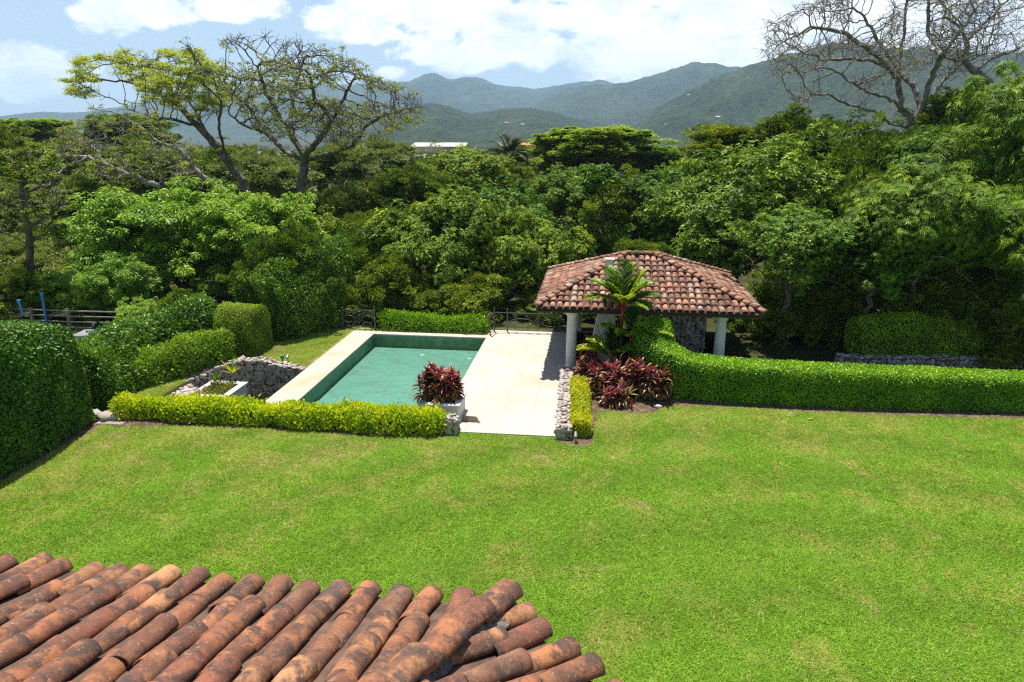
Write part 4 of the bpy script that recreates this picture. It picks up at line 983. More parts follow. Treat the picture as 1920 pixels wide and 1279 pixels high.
# ranch fence beyond the dark hedge
root = emp('ranch_fence', (-27.5, 28.2, 0), 'grey wooden post and rail fence beyond the dark hedge', 'fence'); fo = np.array([-27.5, 28.2, 0])
xsf = [-32, -29.3, -26.5, -24.6, -21.8, -19.2, -16.8]
for k, x in enumerate(xsf):
    mb = MB(); mb.box((x-.06, 28.14, 0), (x+.06, 28.26, 1.12)); mb.build('post', M['wood'], root, origin=fo)
for z in (.25, .52, .79, 1.05):
    mb = MB(); mb.tube([(-33, 28.11, z), (-29, 28.11, z+.02), (-24.6, 28.11, z-.01), (-21, 28.11, z+.02), (-16.8, 28.11, z)], .035, 6); mb.build('rail', M['wood'], root, origin=fo)
for (a_, b_, r_, lb) in (((90, 622), (78, 550), .05, 'tall leaning blue pole by the ranch fence'), ((43, 592), (35, 563), .05, 'short blue pole left of the leaning one')):
    p0 = at(*a_, 0) if a_[0] == 90 else atY(*a_, 27.2); d_ = p0[1]; p1 = atY(*b_, d_-.2); mb = MB(); mb.tube([p0, p1], r_, 10); mb.tube([p1-np.array([0, 0, .1]), p1+np.array([0, 0, .02])], r_*1.6, 10); o = mb.build('blue_pole', M['blue'], origin=p0); tag(o, lb, 'pole')
p = at(178, 624, .45); root = emp('covered_trailer', (p[0], p[1], 0), 'flat grey plastic cover behind the dark hedge', 'trailer'); 
mb = MB(); mb.box((-.85, -.5, .3), (.75, .6, .45), .04, rz=.1); mb.build('cover', M['greyplastic'], root, bevel=.03)
mb = MB(); mb.tube([(-.55, .75, .45), (-.42, .75, .45)], .28, 20); mb.build('wheel', M['black'], root)

# ================= TREES =================
def make_crown(kind, R, seed, **kw):
    V, F, T = crown_proto(kind, R, seed, None, **kw); return V, F, T
PROTO = {}
def proto(key, kind, R, seed, mat, bark='bark', **kw):
    V, F, T = make_crown(kind, R, seed, **kw)
    r = np.random.default_rng(seed)
    me_root = mk('crown', V, [F], M[mat], tint=T)
    # limbs reach up into the crown; the foot of the trunk is 2.2 R below its centre
    att = rsph(90, r)*R*r.uniform(.3, .85, (90, 1)); foot = np.array([0, 0, -6*R]); att[:, 2] = att[:, 2]*.75-.1*R
    lines_ = [[foot, np.array([.08*R, 0, -3*R]), np.array([.05*R, 0, -1.3*R]), np.array([0, .05*R, -.7*R])]]
    nd, pa = skeleton(lines_, att, step=R*.11, infl=R*1.2, kill=R*.2, iters=30, seed=seed, wig=.2)
    V, F, _ = tree_mesh(nd, pa, tip=R*.006, rmax=R*.05, twigs=1, tl=R*.1, seed=seed)
    tr_ = mk('trunk', V, [F], M[bark], smooth=True)
    PROTO[key] = (me_root, tr_, R, [False])
proto('broadA', 'broad', 5, 1, 'broad', nclump=440, per=210, clump_r=.16, L=.26, W=.11)
proto('broadB', 'broad', 5, 2, 'broad', nclump=420, per=210, clump_r=.16, L=.24, W=.10, nsub=18)
proto('fineA', 'fine', 5, 3, 'fine', nclump=560, per=190, clump_r=.125, L=.25, W=.12)
proto('fineB', 'fine', 5, 4, 'fine', nclump=560, per=190, clump_r=.125, L=.24, W=.11, nsub=26, sub_r=.33)
proto('oliveA', 'olive', 5, 5, 'olive', nclump=420, per=170, clump_r=.135, L=.25, W=.09, nsub=24, sub_r=.36)
proto('bright', 'bright', 5, 6, 'bright', nclump=620, per=200, clump_r=.12, L=.23, W=.11, nsub=26)
proto('mango', 'mango', 5, 7, 'mango', nclump=480, per=240, clump_r=.15, L=.27, W=.06)
proto('feather', 'feather', 5, 8, 'feather', nclump=520, per=240, clump_r=.13, L=.24, W=.15, nsub=30, sub_r=.36)
def tree(key, px, top, bot, hw, d, label, rot, group='dense trees around the garden', name='broadleaf_tree', depth=None):
    hw = hw*1.13; bot = bot+6
    """px: centre column, top/bot: crown rows, hw: half width in photo units, d: distance"""
    cr, tk, R, used = PROTO[key]
    a_ = atF(px, top, d); b_ = atF(px, bot, d); c = (a_+b_)/2; rz_ = (a_[2]-b_[2])/2; cz_ = d*CT+(EYE-c[2])*ST
    rx = hw*cz_/FL; gz = float(ground_z(c[0], c[1]))
    if not used[0]: used[0] = True; C_, T_ = cr, tk
    else: C_, T_ = cr.copy(), tk.copy(); COL.objects.link(C_); COL.objects.link(T_)
    root = emp(name, (c[0], c[1], gz), label, 'tree', group, rz=math.radians(rot)); C_.parent = root; T_.parent = root
    e = 1.06; C_.location = (0, 0, c[2]-gz); C_.scale = (rx/R/e, (depth or rx*.9)/R/e, rz_/R/e)
    hz = c[2]-gz; T_.location = (0, 0, hz); T_.scale = (rx/R, rx/R*.9, rz_/R)
    return root
tr_table = [
 # key, px, top, bot, hw, d, rot, label
 ('bright', 320, 335, 610, 150, 38.5, 20, 'bright green tree with tan seed pods behind the ranch fence', 'flowering_tree'),
 ('bright', 480, 345, 570, 125, 38, 140, 'bright green tree with pods behind the clipped block-shaped bush', 'flowering_tree'),
 ('bright', 225, 470, 640, 75, 33.5, 250, 'low drooping bright branches hanging over the fence rails', 'flowering_tree'),
 ('fineA', 345, 540, 660, 55, 29.5, 60, 'small dark round tree between the ranch fence and the block-shaped bush', 'small_leaf_tree'),
 ('fineA', 540, 420, 600, 80, 32, 200, 'dark tree rising above the tall shaded hedge', 'small_leaf_tree'),
 ('fineB', 650, 430, 610, 90, 36.5, 10, 'dark small-leaved tree above the short iron railing', 'small_leaf_tree'),
 ('fineA', 730, 470, 625, 85, 34.5, 100, 'low dark tree directly behind the left half of the pool hedge', 'small_leaf_tree'),
 ('broadA', 815, 345, 590, 115, 37, 40, 'dark glossy tree behind the middle of the pool hedge', 'broadleaf_tree'),
 ('broadB', 930, 330, 560, 115, 40, 80, 'glossy tree above the right end of the pool hedge', 'broadleaf_tree'),
 ('broadA', 1010, 380, 610, 95, 36.5, 200, 'glossy tree touching the left side of the pavilion roof', 'broadleaf_tree'),
 ('fineB', 880, 500, 640, 100, 34.5, 300, 'low shaded tree behind the right half of the pool hedge', 'small_leaf_tree'),
 ('oliveA', 640, 340, 470, 95, 46, 15, 'olive tree right of the big sparse spreading tree trunk', 'olive_tree'),
 ('fineB', 775, 300, 440, 95, 47, 55, 'grey-green tree below the pale building', 'small_leaf_tree'),
 ('broadB', 875, 265, 400, 85, 52, 160, 'glossy tree top just left of the grey palm', 'broadleaf_tree'),
 ('broadB', 1065, 305, 450, 80, 48, 250, 'glossy tree in front of the domed tree', 'broadleaf_tree'),
 ('fineA', 1160, 320, 500, 90, 44, 120, 'tree behind the pavilion ridge', 'small_leaf_tree'),
 ('broadB', 1255, 290, 520, 105, 42.5, 20, 'glossy tree behind the pavilion roof peak', 'broadleaf_tree'),
 ('broadA', 1385, 245, 560, 165, 38.5, 330, 'largest glossy tree over the right end of the pavilion roof', 'broadleaf_tree'),
 ('broadB', 1490, 370, 568, 125, 29, 130, 'glossy low branches right of the pavilion roof', 'broadleaf_tree'),
 ('fineB', 1370, 225, 330, 110, 50, 90, 'small-leaved tree top behind the largest glossy tree', 'small_leaf_tree'),
 ('fineA', 1500, 205, 360, 110, 48, 0, 'small-leaved tree under the left branches of the bare tree', 'small_leaf_tree'),
 ('fineA', 1610, 235, 560, 120, 41, 220, 'yellowish small-leaved tree below the bare tree trunk', 'small_leaf_tree'),
 ('fineB', 1700, 222, 420, 120, 45, 280, 'small-leaved tree right of the bare tree trunk', 'small_leaf_tree'),
 ('fineB', 1820, 150, 300, 110, 50, 30, 'small-leaved tree below the second bare tree', 'small_leaf_tree'),
 ('mango', 1735, 300, 566, 150, 28, 70, 'shaded long-leaved tree left of the biggest one at the right edge', 'long_leaf_tree'),
 ('mango', 1880, 105, 440, 165, 35, 160, 'biggest long-leaved tree at the upper right edge', 'long_leaf_tree'),
 ('mango', 1890, 340, 580, 140, 27.5, 10, 'low drooping long-leaved branches at the right edge', 'long_leaf_tree'),
 ('mango', 1640, 390, 568, 115, 28.2, 200, 'dark long-leaved tree above the shaded hedge', 'long_leaf_tree'),
 ('broadA', 1570, 440, 620, 90, 31, 280, 'deeply shaded tree right behind the pavilion', 'broadleaf_tree'),
 ('fineB', 1480, 500, 668, 95, 30.5, 100, 'dark undergrowth tree right of the right column', 'small_leaf_tree'),
 ('fineA', 1180, 510, 640, 90, 36, 330, 'dark tree seen under the pavilion roof', 'small_leaf_tree'),
 ('fineB', 1330, 520, 660, 90, 36, 30, 'dark tree behind the stone wall panel of the pavilion', 'small_leaf_tree'),
 ('fineA', 1885, 560, 700, 85, 27.0, 30, 'dark foliage at the right edge behind the long hedge', 'small_leaf_tree'),
 ('fineA', 1570, 330, 560, 90, 36, 160, 'small-leaved tree filling the gap right of the largest glossy tree', 'small_leaf_tree'),
 ('fineB', 1660, 300, 540, 95, 37, 20, 'small-leaved tree under the bare tree beside the long-leaved trees', 'small_leaf_tree'),
 ('fineB', 1575, 520, 682, 75, 29.5, 60, 'deeply shaded bush at the left end of the shaded hedge', 'small_leaf_tree'),
 ('fineA', 1720, 490, 640, 100, 28.8, 140, 'shaded bush above the middle of the shaded hedge', 'small_leaf_tree'),
 ('fineB', 1830, 480, 670, 100, 28.5, 240, 'shaded bush above the right end of the shaded hedge', 'small_leaf_tree'),
 ('fineA', 1405, 560, 668, 60, 32, 340, 'dark bush just right of the right column', 'small_leaf_tree'),
 ('fineA', 1250, 560, 680, 80, 34, 40, 'dark bush behind the stone wall panel', 'small_leaf_tree'),
 ('fineB', 1120, 560, 640, 70, 33.5, 80, 'dark bush behind the iron railing under the roof edge', 'small_leaf_tree'),
 ('fineA', 1020, 540, 640, 70, 33.8, 120, 'leafy bush behind the long iron railing', 'small_leaf_tree'),
 ('fineA', 830, 530, 640, 80, 33.6, 220, 'dark bush behind the middle of the far pool hedge', 'small_leaf_tree'),
 ('fineB', 620, 500, 640, 60, 33, 20, 'dark bush behind the upright leafy bush', 'small_leaf_tree'),
 ('oliveA', 40, 440, 560, 90, 38, 210, 'brownish scrub left of the young tree trunk', 'olive_tree'),
 ('oliveA', 150, 480, 590, 80, 37, 310, 'brownish scrub right of the young tree trunk', 'olive_tree'),
 ('oliveA', 20, 330, 470, 90, 52, 150, 'tangled olive tree at the left edge', 'olive_tree'),
 ('fineA', 180, 330, 460, 80, 55, 350, 'green tree behind the mid-left leaning bare tree', 'small_leaf_tree'),
 ('fineB', 700, 380, 540, 80, 40, 320, 'green tree between the olive trees and the pool hedge', 'small_leaf_tree'),
 ('broadA', 600, 400, 560, 80, 39, 100, 'glossy tree right of the pod-bearing bright trees', 'broadleaf_tree'),
 ('broadB', 745, 390, 560, 80, 38.5, 30, 'glossy tree left of the dark glossy one behind the pool', 'broadleaf_tree'),
 ('fineA', 1110, 420, 560, 80, 39, 10, 'small-leaved tree rising behind the left slope of the pavilion roof', 'small_leaf_tree'),
 ('mango', 1780, 230, 420, 110, 38, 300, 'long-leaved tree left of the biggest one with pale green tips', 'long_leaf_tree'),
 ('fineA', 1450, 300, 440, 80, 41, 50, 'small-leaved tree between the largest glossy tree and the yellowish one', 'small_leaf_tree'),
 ('broadB', 1540, 290, 450, 85, 40, 210, 'glossy tree left of the small-leaved yellowish tree', 'broadleaf_tree'),
 ('fineB', 1320, 290, 400, 70, 46, 130, 'small-leaved tree above the pavilion roof peak', 'small_leaf_tree'),
 ('fineA', 1450, 510, 668, 65, 32.5, 70, 'dark bush under the right end of the pavilion eave', 'small_leaf_tree'),
 ('fineB', 1210, 440, 560, 70, 37, 150, 'small-leaved tree right behind the pavilion ridge', 'small_leaf_tree'),
 ('fineA', 35, 505, 612, 70, 32.5, 250, 'green bush beyond the fence behind the short blue pole', 'small_leaf_tree'),
 ('bright', 140, 500, 606, 60, 33.5, 20, 'bright bush beyond the fence right of the leaning blue pole', 'flowering_tree'),
 ('bright', 275, 560, 655, 55, 30.5, 100, 'bright bush covering the right end of the ranch fence', 'flowering_tree'),
 ('fineB', 200, 420, 520, 80, 44, 200, 'green tree behind the low drooping bright branches', 'small_leaf_tree'),
 ('mango', 2060, 200, 600, 170, 31, 40, 'long-leaved tree cut off by the right edge above the end of the long hedge', 'long_leaf_tree'),
 ('feather', 1105, 222, 360, 135, 76, 10, 'domed bright tree with layered foliage in the centre distance', 'umbrella_tree'),
 ('feather', 1215, 262, 360, 80, 78, 110, 'right shoulder of layered foliage beside the domed tree', 'umbrella_tree'),
 ('feather', 60, 212, 300, 85, 112, 50, 'flat-topped green tree on the skyline at the far left', 'umbrella_tree'),
 ('fineB', 250, 208, 300, 95, 105, 200, 'dark tree on the skyline under the green-leaved spreading branches', 'small_leaf_tree'),
 ('fineA', 15, 235, 400, 80, 62, 90, 'light green tree at the left edge above the young tree', 'small_leaf_tree'),
 ('oliveA', 120, 250, 400, 100, 70, 20, 'olive-brown tree behind the young tree on the left', 'olive_tree'),
 ('oliveA', 270, 260, 400, 110, 72, 130, 'olive-brown tree behind the leaning pale branches', 'olive_tree'),
 ('fineB', 400, 265, 400, 90, 78, 300, 'mid green tree between the two spreading trees', 'small_leaf_tree'),
 ('oliveA', 490, 280, 400, 90, 66, 220, 'olive tree left of the big sparse spreading tree trunk', 'olive_tree'),
 ('oliveA', 640, 260, 360, 90, 74, 60, 'olive tree behind the right limbs of the spreading tree', 'olive_tree'),
 ('oliveA', 720, 255, 350, 75, 84, 170, 'thin brownish tree left of the pale building', 'olive_tree'),
 ('fineA', 820, 290, 370, 75, 62, 270, 'light green tree hiding the foot of the pale building', 'small_leaf_tree'),
 ('oliveA', 90, 395, 540, 105, 50, 300, 'dry scrubby tree behind the young tree trunk', 'olive_tree'),
 ('feather', 90, 400, 480, 70, 58, 10, 'yellow-green flat tree behind the young tree', 'umbrella_tree'),
 ('oliveA', 60, 500, 600, 110, 42, 100, 'dry tangled scrub beyond the blue poles', 'olive_tree'),
 ('fineA', 190, 530, 610, 80, 40, 30, 'greyish low bush beyond the ranch fence', 'small_leaf_tree'),
 ('fineA', 960, 300, 390, 60, 66, 30, 'tree at the foot of the grey palm', 'small_leaf_tree'),
 ('oliveA', 1010, 262, 340, 60, 90, 30, 'pale thin tree left of the domed tree', 'olive_tree'),
]
for (k, px, t, bt, hw, d, rot, lb, nme) in tr_table: tree(k, px, t, bt, hw, d, lb, rot, name=nme)

# sparse and bare trees grown from limbs traced off the photograph
def grown(name, d, lines_px, poly, depth, natt, label, bark, leaf=None, nleaf=0, leafL=.12, leafW=.06, seed=1, step=.38, infl=4.5, kill=.75, tip=.014, rmax=.4, twigs=2, tl=.6, leafpoly=None, base=None, cl=.3, flatt=.4):
    r = np.random.default_rng(seed)
    L3 = []
    for ln in lines_px:
        L3.append([atF(p_[0], p_[1], d+(p_[2] if len(p_) > 2 else 0)) for p_ in ln])
    foot = L3[0][0]; gz = float(ground_z(foot[0], foot[1]))-.1
    if foot[2] > gz+.3: L3[0] = [np.array([foot[0]+(base or 0), foot[1], gz])]+L3[0]
    poly = np.array(poly, float); lo = poly.min(0); hi = poly.max(0); c = poly.mean(0); A = []
    while len(A) < natt:
        q = r.uniform(lo, hi, (400, 2)); ins = inpoly(q[:, 0], q[:, 1], poly) & (fbm(q[:, 0]/55+seed*3.1, q[:, 1]/30+seed, 3) > .46); q = q[ins]
        for p_ in q:
            k = min(1, np.linalg.norm((p_-c)/((hi-lo)/2))); A.append(atF(p_[0], p_[1], d+r.uniform(-1, 1)*depth*math.sqrt(max(.05, 1-k*k*.8))))
    A = np.array(A[:natt])
    nd, pa = skeleton(L3, A, step, infl, kill, 200, seed)
    V, F, tips = tree_mesh(nd, pa, tip, 2.22, rmax, twigs, tl, seed)
    org = np.array([L3[0][0][0], L3[0][0][1], gz]); root = emp(name, org, label, 'tree')
    mk('trunk', V-org, [F], M[bark], root, smooth=True)
    if leaf and nleaf:
        # leaf sprays at the twig ends
        n = nleaf; ti = tips[r.integers(0, len(tips), n//24)]; ti = np.repeat(ti, 24, 0); n = len(ti); off = rsph(n, r)*r.uniform(.1, 1, (n, 1))*cl; off[:, 2] *= flatt
        den = fbm(ti[:, 0]*.25+seed, ti[:, 2]*.35, 3); kp = den > np.quantile(den, .25); P = (ti+off)[kp]; n = len(P)
        V, F, T = leaf_mesh(P, rsph(n, r)*np.array([1, 1, .4]), np.array([0, 0, 1.])+.5*rsph(n, r), leafL*r.uniform(.6, 1.3, n), leafW*r.uniform(.6, 1.3, n), r.normal(.5, .25, n), .2, .1)
        mk('crown', V-org, [F], M[leaf], root, tint=T)
    return root
M['sparse'] = leafmat('sparse_leaf', [(0, (.10, .17, .02)), (.5, (.20, .29, .03)), (.8, (.30, .33, .05)), (1, (.26, .17, .09))], .4, .5)
M['greener'] = leafmat('fresh_leaf', [(0, (.10, .20, .02)), (.6, (.20, .33, .03)), (1, (.32, .38, .06))], .4, .5)
grown('spreading_tree', 50,
 [[(565, 398), (564, 350), (570, 318), (571, 292)], [(571, 292), (548, 258, 1), (522, 215, 1), (497, 168, 0), (483, 125, -1)], [(571, 295), (598, 262, -1), (622, 225, -2), (640, 192, -2), (662, 150, -2)],
  [(573, 305), (615, 290), (662, 272, 1), (682, 240, 2), (715, 218, 2), (765, 205, 2)], [(569, 300), (535, 285, 2), (500, 250, 3), (470, 205, 3), (445, 180, 3), (410, 165, 3)], [(548, 258, 1), (545, 215, 3), (553, 165, 4), (570, 110, 4)], [(622, 225, -2), (590, 185, -4), (580, 140, -5)],
  [(500, 250, 3), (470, 240, -2), (430, 215, -3)]],
 [(345, 75), (430, 62), (520, 66), (600, 85), (660, 112), (720, 150), (790, 185), (800, 205), (760, 235), (715, 262), (650, 280), (600, 262), (560, 250), (510, 262), (450, 240), (400, 205), (365, 150)], 7.0, 5200,
 'big sparse spreading tree with thin leaves against the sky', 'bark', 'sparse', 42000, .14, .065, seed=21, rmax=.32, tip=.010, cl=.30, step=.32, kill=.52, infl=3.6, twigs=3, tl=.55)
grown('spreading_tree', 56,
 [[(455, 340), (425, 300), (400, 270), (370, 235), (335, 200), (300, 178), (245, 155)], [(400, 270), (375, 225, 2), (355, 190, 3), (350, 150, 3)], [(370, 235), (330, 225, -2), (290, 220, -3), (240, 205, -3)], [(335, 200), (310, 150, 3), (290, 120, 3)], [(425, 300), (410, 240, -3), (415, 190, -4)]],
 [(128, 168), (150, 115), (230, 92), (300, 95), (370, 105), (420, 130), (430, 190), (380, 200), (330, 190), (260, 205), (190, 190)], 6.0, 1800,
 'green-leaved spreading tree leaning out over the left skyline', 'bark', 'greener', 60000, .17, .08, seed=22, rmax=.34, tip=.011, cl=.6, flatt=.3, kill=.6)
grown('bare_tree', 46,
 [[(440, 372), (400, 345), (370, 322), (335, 280), (300, 245), (275, 225)], [(335, 280), (300, 268), (265, 240), (225, 215)], [(370, 322), (330, 330, 2), (290, 345, 2)], [(300, 245), (295, 215), (280, 190)]],
 [(160, 195), (260, 195), (330, 225), (380, 290), (400, 350), (330, 350), (270, 290), (200, 240)], 4.0, 700,
 'grey bare branches between the two spreading trees', 'barkpale', 'sparse', 5000, .13, .06, seed=23, rmax=.2, tip=.014)
grown('bare_tree', 44,
 [[(300, 350), (250, 330), (205, 312), (165, 295), (120, 292), (80, 300)], [(205, 312), (180, 280, 1), (160, 260, 2)], [(165, 295), (130, 310, -1), (95, 340, -2)]],
 [(50, 320), (70, 260), (130, 230), (200, 225), (240, 270), (260, 330), (200, 350), (120, 400), (60, 380)], 4.0, 900,
 'grey-brown leaning tree with thin twigs at mid left', 'barkpale', 'sparse', 9000, .13, .06, seed=24, rmax=.18, tip=.014)
grown('bare_tree', 51,
 [[(1715, 300), (1712, 240), (1708, 215), (1690, 205), (1685, 150), (1690, 95), (1697, 40), (1702, -30)], [(1712, 240), (1728, 205), (1712, 160, 1), (1690, 140, 2), (1645, 118, 2), (1600, 110, 2), (1545, 113, 2)],
  [(1728, 205), (1745, 150, -1), (1765, 105, -2), (1800, 60, -3), (1835, 10, -3)], [(1712, 240), (1668, 232, 1), (1640, 208, 1), (1590, 196, 1), (1552, 176, 1), (1522, 176, 1), (1497, 200, 1)], [(1708, 215), (1665, 183, -1), (1625, 172, -2), (1600, 155, -3), (1560, 130, -3)],
  [(1690, 140, 2), (1650, 80, 3), (1620, 30, 3)], [(1685, 150), (1640, 100, -2), (1580, 60, -3), (1520, 50, -3)], [(1765, 105, -2), (1740, 60, 1), (1740, 0, 1)], [(1728, 205), (1770, 150, 2), (1800, 120, 3), (1850, 100, 3)]],
 [(1425, 90), (1440, 40), (1500, 10), (1560, -20), (1650, -70), (1760, -90), (1860, -60), (1880, 30), (1870, 110), (1800, 140), (1700, 150), (1640, 165), (1560, 195), (1490, 200), (1450, 150)], 6.5, 5600,
 'big leafless tree with pale twigs on the upper right skyline', 'barkpale', 'sparse', 2500, .11, .05, seed=25, rmax=.34, tip=.0095, tl=.75, twigs=3, step=.32, kill=.52, infl=3.6)
grown('bare_tree', 53,
 [[(1900, 260), (1870, 185), (1855, 152), (1825, 132), (1812, 118), (1812, 75), (1800, 50), (1770, 30)], [(1812, 75), (1850, 40, 1), (1890, 0, 2)], [(1825, 132), (1860, 110, 1), (1905, 95, 2)], [(1812, 118), (1780, 110, -2), (1750, 100, -3)]],
 [(1730, 60), (1760, -20), (1850, -80), (1960, -60), (1990, 60), (1940, 120), (1850, 125), (1780, 120)], 5, 1100,
 'second leafless tree right of the big bare one', 'barkpale', None, 0, seed=26, rmax=.26, tip=.010, tl=.7, kill=.55)
grown('young_tree', 33.5,
 [[(66, 585), (68, 560), (62, 520), (57, 470), (54, 435), (46, 395), (40, 350), (38, 300)], [(55, 458), (35, 450), (0, 432)], [(55, 458), (80, 440), (108, 420)], [(54, 422), (90, 405), (125, 380)], [(54, 425), (20, 405), (0, 385)], [(42, 370), (75, 350), (110, 345)]],
 [(-10, 270), (60, 260), (130, 330), (130, 440), (90, 440), (60, 400), (0, 430)], 2.2, 500,
 'slim young tree with whorled branches behind the left hedge', 'barkdark', 'fine', 9000, .18, .08, seed=27, rmax=.17, tip=.012, tl=.4, step=.3, kill=.55, infl=3)
grown('slender_tree', 40,
 [[(1130, 560), (1132, 450), (1131, 400), (1130, 350)], [(1131, 445), (1115, 430), (1105, 415)], [(1131, 400), (1150, 385), (1170, 350)], [(1131, 370), (1110, 350), (1095, 345)]],
 [(1085, 315), (1175, 315), (1185, 360), (1140, 380), (1090, 370)], 1.5, 160,
 'slender tree with drooping pale leaves behind the pavilion', 'barkdark', 'mango', 5000, .34, .10, seed=28, rmax=.1, tip=.012, tl=.4, step=.3, kill=.5, infl=3, cl=.45)
# tangled dry scrub branches beyond the fence
grown('dead_branches', 40,
 [[(110, 590), (80, 560), (60, 545)], [(110, 590), (140, 545), (170, 520), (185, 500)], [(100, 580), (60, 530), (20, 520)]],
 [(0, 470), (90, 500), (180, 480), (190, 540), (120, 570), (0, 560)], 3, 350,
 'fallen dry branches beyond the blue poles', 'barkpale', None, 0, seed=29, rmax=.09, tip=.014, tl=.6)
# grey palm far off
q = atF(955, 285, 70); gz = float(ground_z(q[0], q[1])); r_ = np.random.default_rng(4)
fr = [(r_.uniform(0, 6.28), math.radians(r_.uniform(-25, 80)), r_.uniform(2.2, 3.0), 1.5, r_.uniform(.2, .8)) for _ in range(34)]
palm('distant_palm', (q[0], q[1], gz), [(0, 0, q[2]-gz-.2, fr)], 'shaggy grey-green palm left of the domed tree', 'palmgrey', 9, False, 'palm', .9, .10, 26)

# ---------- far woodland, buildings, hills ----------
r_ = np.random.default_rng(77)
nt_ = 2600; dd = 95+1100*r_.random(nt_)**1.7; az = r_.uniform(-46, 44, nt_)*math.pi/180
tx = dd*np.sin(az-YAW); ty = dd*np.cos(az-YAW); tz = ground_z(tx, ty); hh = r_.uniform(7, 12, nt_); rr_ = r_.uniform(3.5, 6.5, nt_)
per = 90; ci = np.repeat(np.arange(nt_), per); u = rsph(nt_*per, r_); u[:, 2] = np.abs(u[:, 2])
P = np.stack([tx, ty, tz+hh*.45], 1)[ci]+u*np.stack([rr_, rr_, hh*.55], 1)[ci]*r_.uniform(.7, 1.05, (nt_*per, 1))
V, F, T = leaf_mesh(P, rsph(len(P), r_)+u*.3, u+.6*rsph(len(P), r_), 1.9*r_.uniform(.6, 1.3, len(P)), 1.3, r_.normal(.4, .2, len(P))+.3*(r_.random(nt_)[ci]-.5), .2, .1)
M['wood_far'] = leafmat('woodland_leaf', [(0, (.035, .06, .012)), (.5, (.075, .12, .02)), (1, (.13, .17, .035))], .25, .6)
o = mk('woodland', V, [F], M['wood_far'], tint=T); tag(o, 'distant woodland filling the valley floor', 'woodland', kind='stuff')

M['palewall'] = flat('pale_wall', (.42, .38, .31), .9, var=.12, sc_=.3); M['palegrey'] = flat('pale_sheet_roof', (.44, .42, .37), .7, var=.1, sc_=.3); M['redroof'] = flat('red_sheet_roof', (.50, .14, .10), .7); M['glassdark'] = flat('dark_window', (.03, .035, .04), .2)
def building(px, py, d, w, dp, h, wall, roof, label, rz=0, nwin=4, name='building'):
    q = atF(px, py, d); z0 = min(float(ground_z(q[0], q[1])), q[2]-h) if d < 400 else q[2]-h-3; root = emp(name, (q[0], q[1], z0), label, 'building', rz=rz); H_ = q[2]-z0
    mb = MB(); mb.box((-w/2, -dp/2, 0), (w/2, dp/2, H_-.15)); mb.build('wall', wall, root)
    mb = MB(); mb.add([(-w/2-.4, -dp/2-.4, H_-.15), (w/2+.4, -dp/2-.4, H_-.15), (w/2+.4, dp/2+.4, H_-.15), (-w/2-.4, dp/2+.4, H_-.15), (-w/2-.4, 0, H_+w*.05), (w/2+.4, 0, H_+w*.05)], [(0, 1, 5, 4), (2, 3, 4, 5), (0, 4, 3), (1, 2, 5), (3, 2, 1, 0)]); mb.build('roof', roof, root)
    for k in range(nwin):
        x = -w/2+w*(k+.5)/nwin; mb = MB(); mb.box((x-w*.07, -dp/2-.03, H_-h*.75), (x+w*.07, -dp/2+.02, H_-h*.35)); mb.build('window', M['glassdark'], root)
building(828, 272, 118, 8, 10, 3.2, M['palewall'], M['palegrey'], 'pale building with a light roof rising behind the trees', .1)
building(795, 292, 112, 5, 8, 2.5, M['palewall'], M['palegrey'], 'lower cream annex left of the pale building', .05, 3)
building(990, 270, 150, 6.5, 8, 3.0, M['palewall'], M['redroof'], 'low building with a faded red roof beside the grey palm', -.1)

m, nt = nm('hill_forest'); b = NT(nt); p = b.pos()
c = b.ramp(b.noise(p, .009, 10, .74, .3), [(.32, (.010, .020, .008)), (.44, (.025, .045, .014)), (.53, (.065, .10, .025)), (.60, (.15, .17, .065)), (.68, (.30, .26, .15))])
c2 = b.ramp(b.noise(p, .07, 5, .7), [(.38, (.014, .026, .009)), (.58, (.15, .21, .05))])
rg = b.n('ShaderNodeTexNoise', noise_type='RIDGED_MULTIFRACTAL'); rg.inputs['Scale'].default_value = .0035; rg.inputs['Detail'].default_value = 7; b.l(p, rg.inputs['Vector'])
c = b.mix(.5, c, c2)
c = b.mix(b.math('MULTIPLY', b.step(rg.outputs[0], .4, 1.8), .65), c, (.17, .23, .06))  # grassy crests, dark wooded hollows; shading of the folds put into the colour
c = b.mix(b.math('MULTIPLY', b.step(rg.outputs[0], .6, .1), .3), c, (.014, .028, .012))
b.out(b.surf(c, .95, b.bump(b.noise(p, .06, 6, .75), 1.0, 30.0), spec=.1)); M['hill'] = m
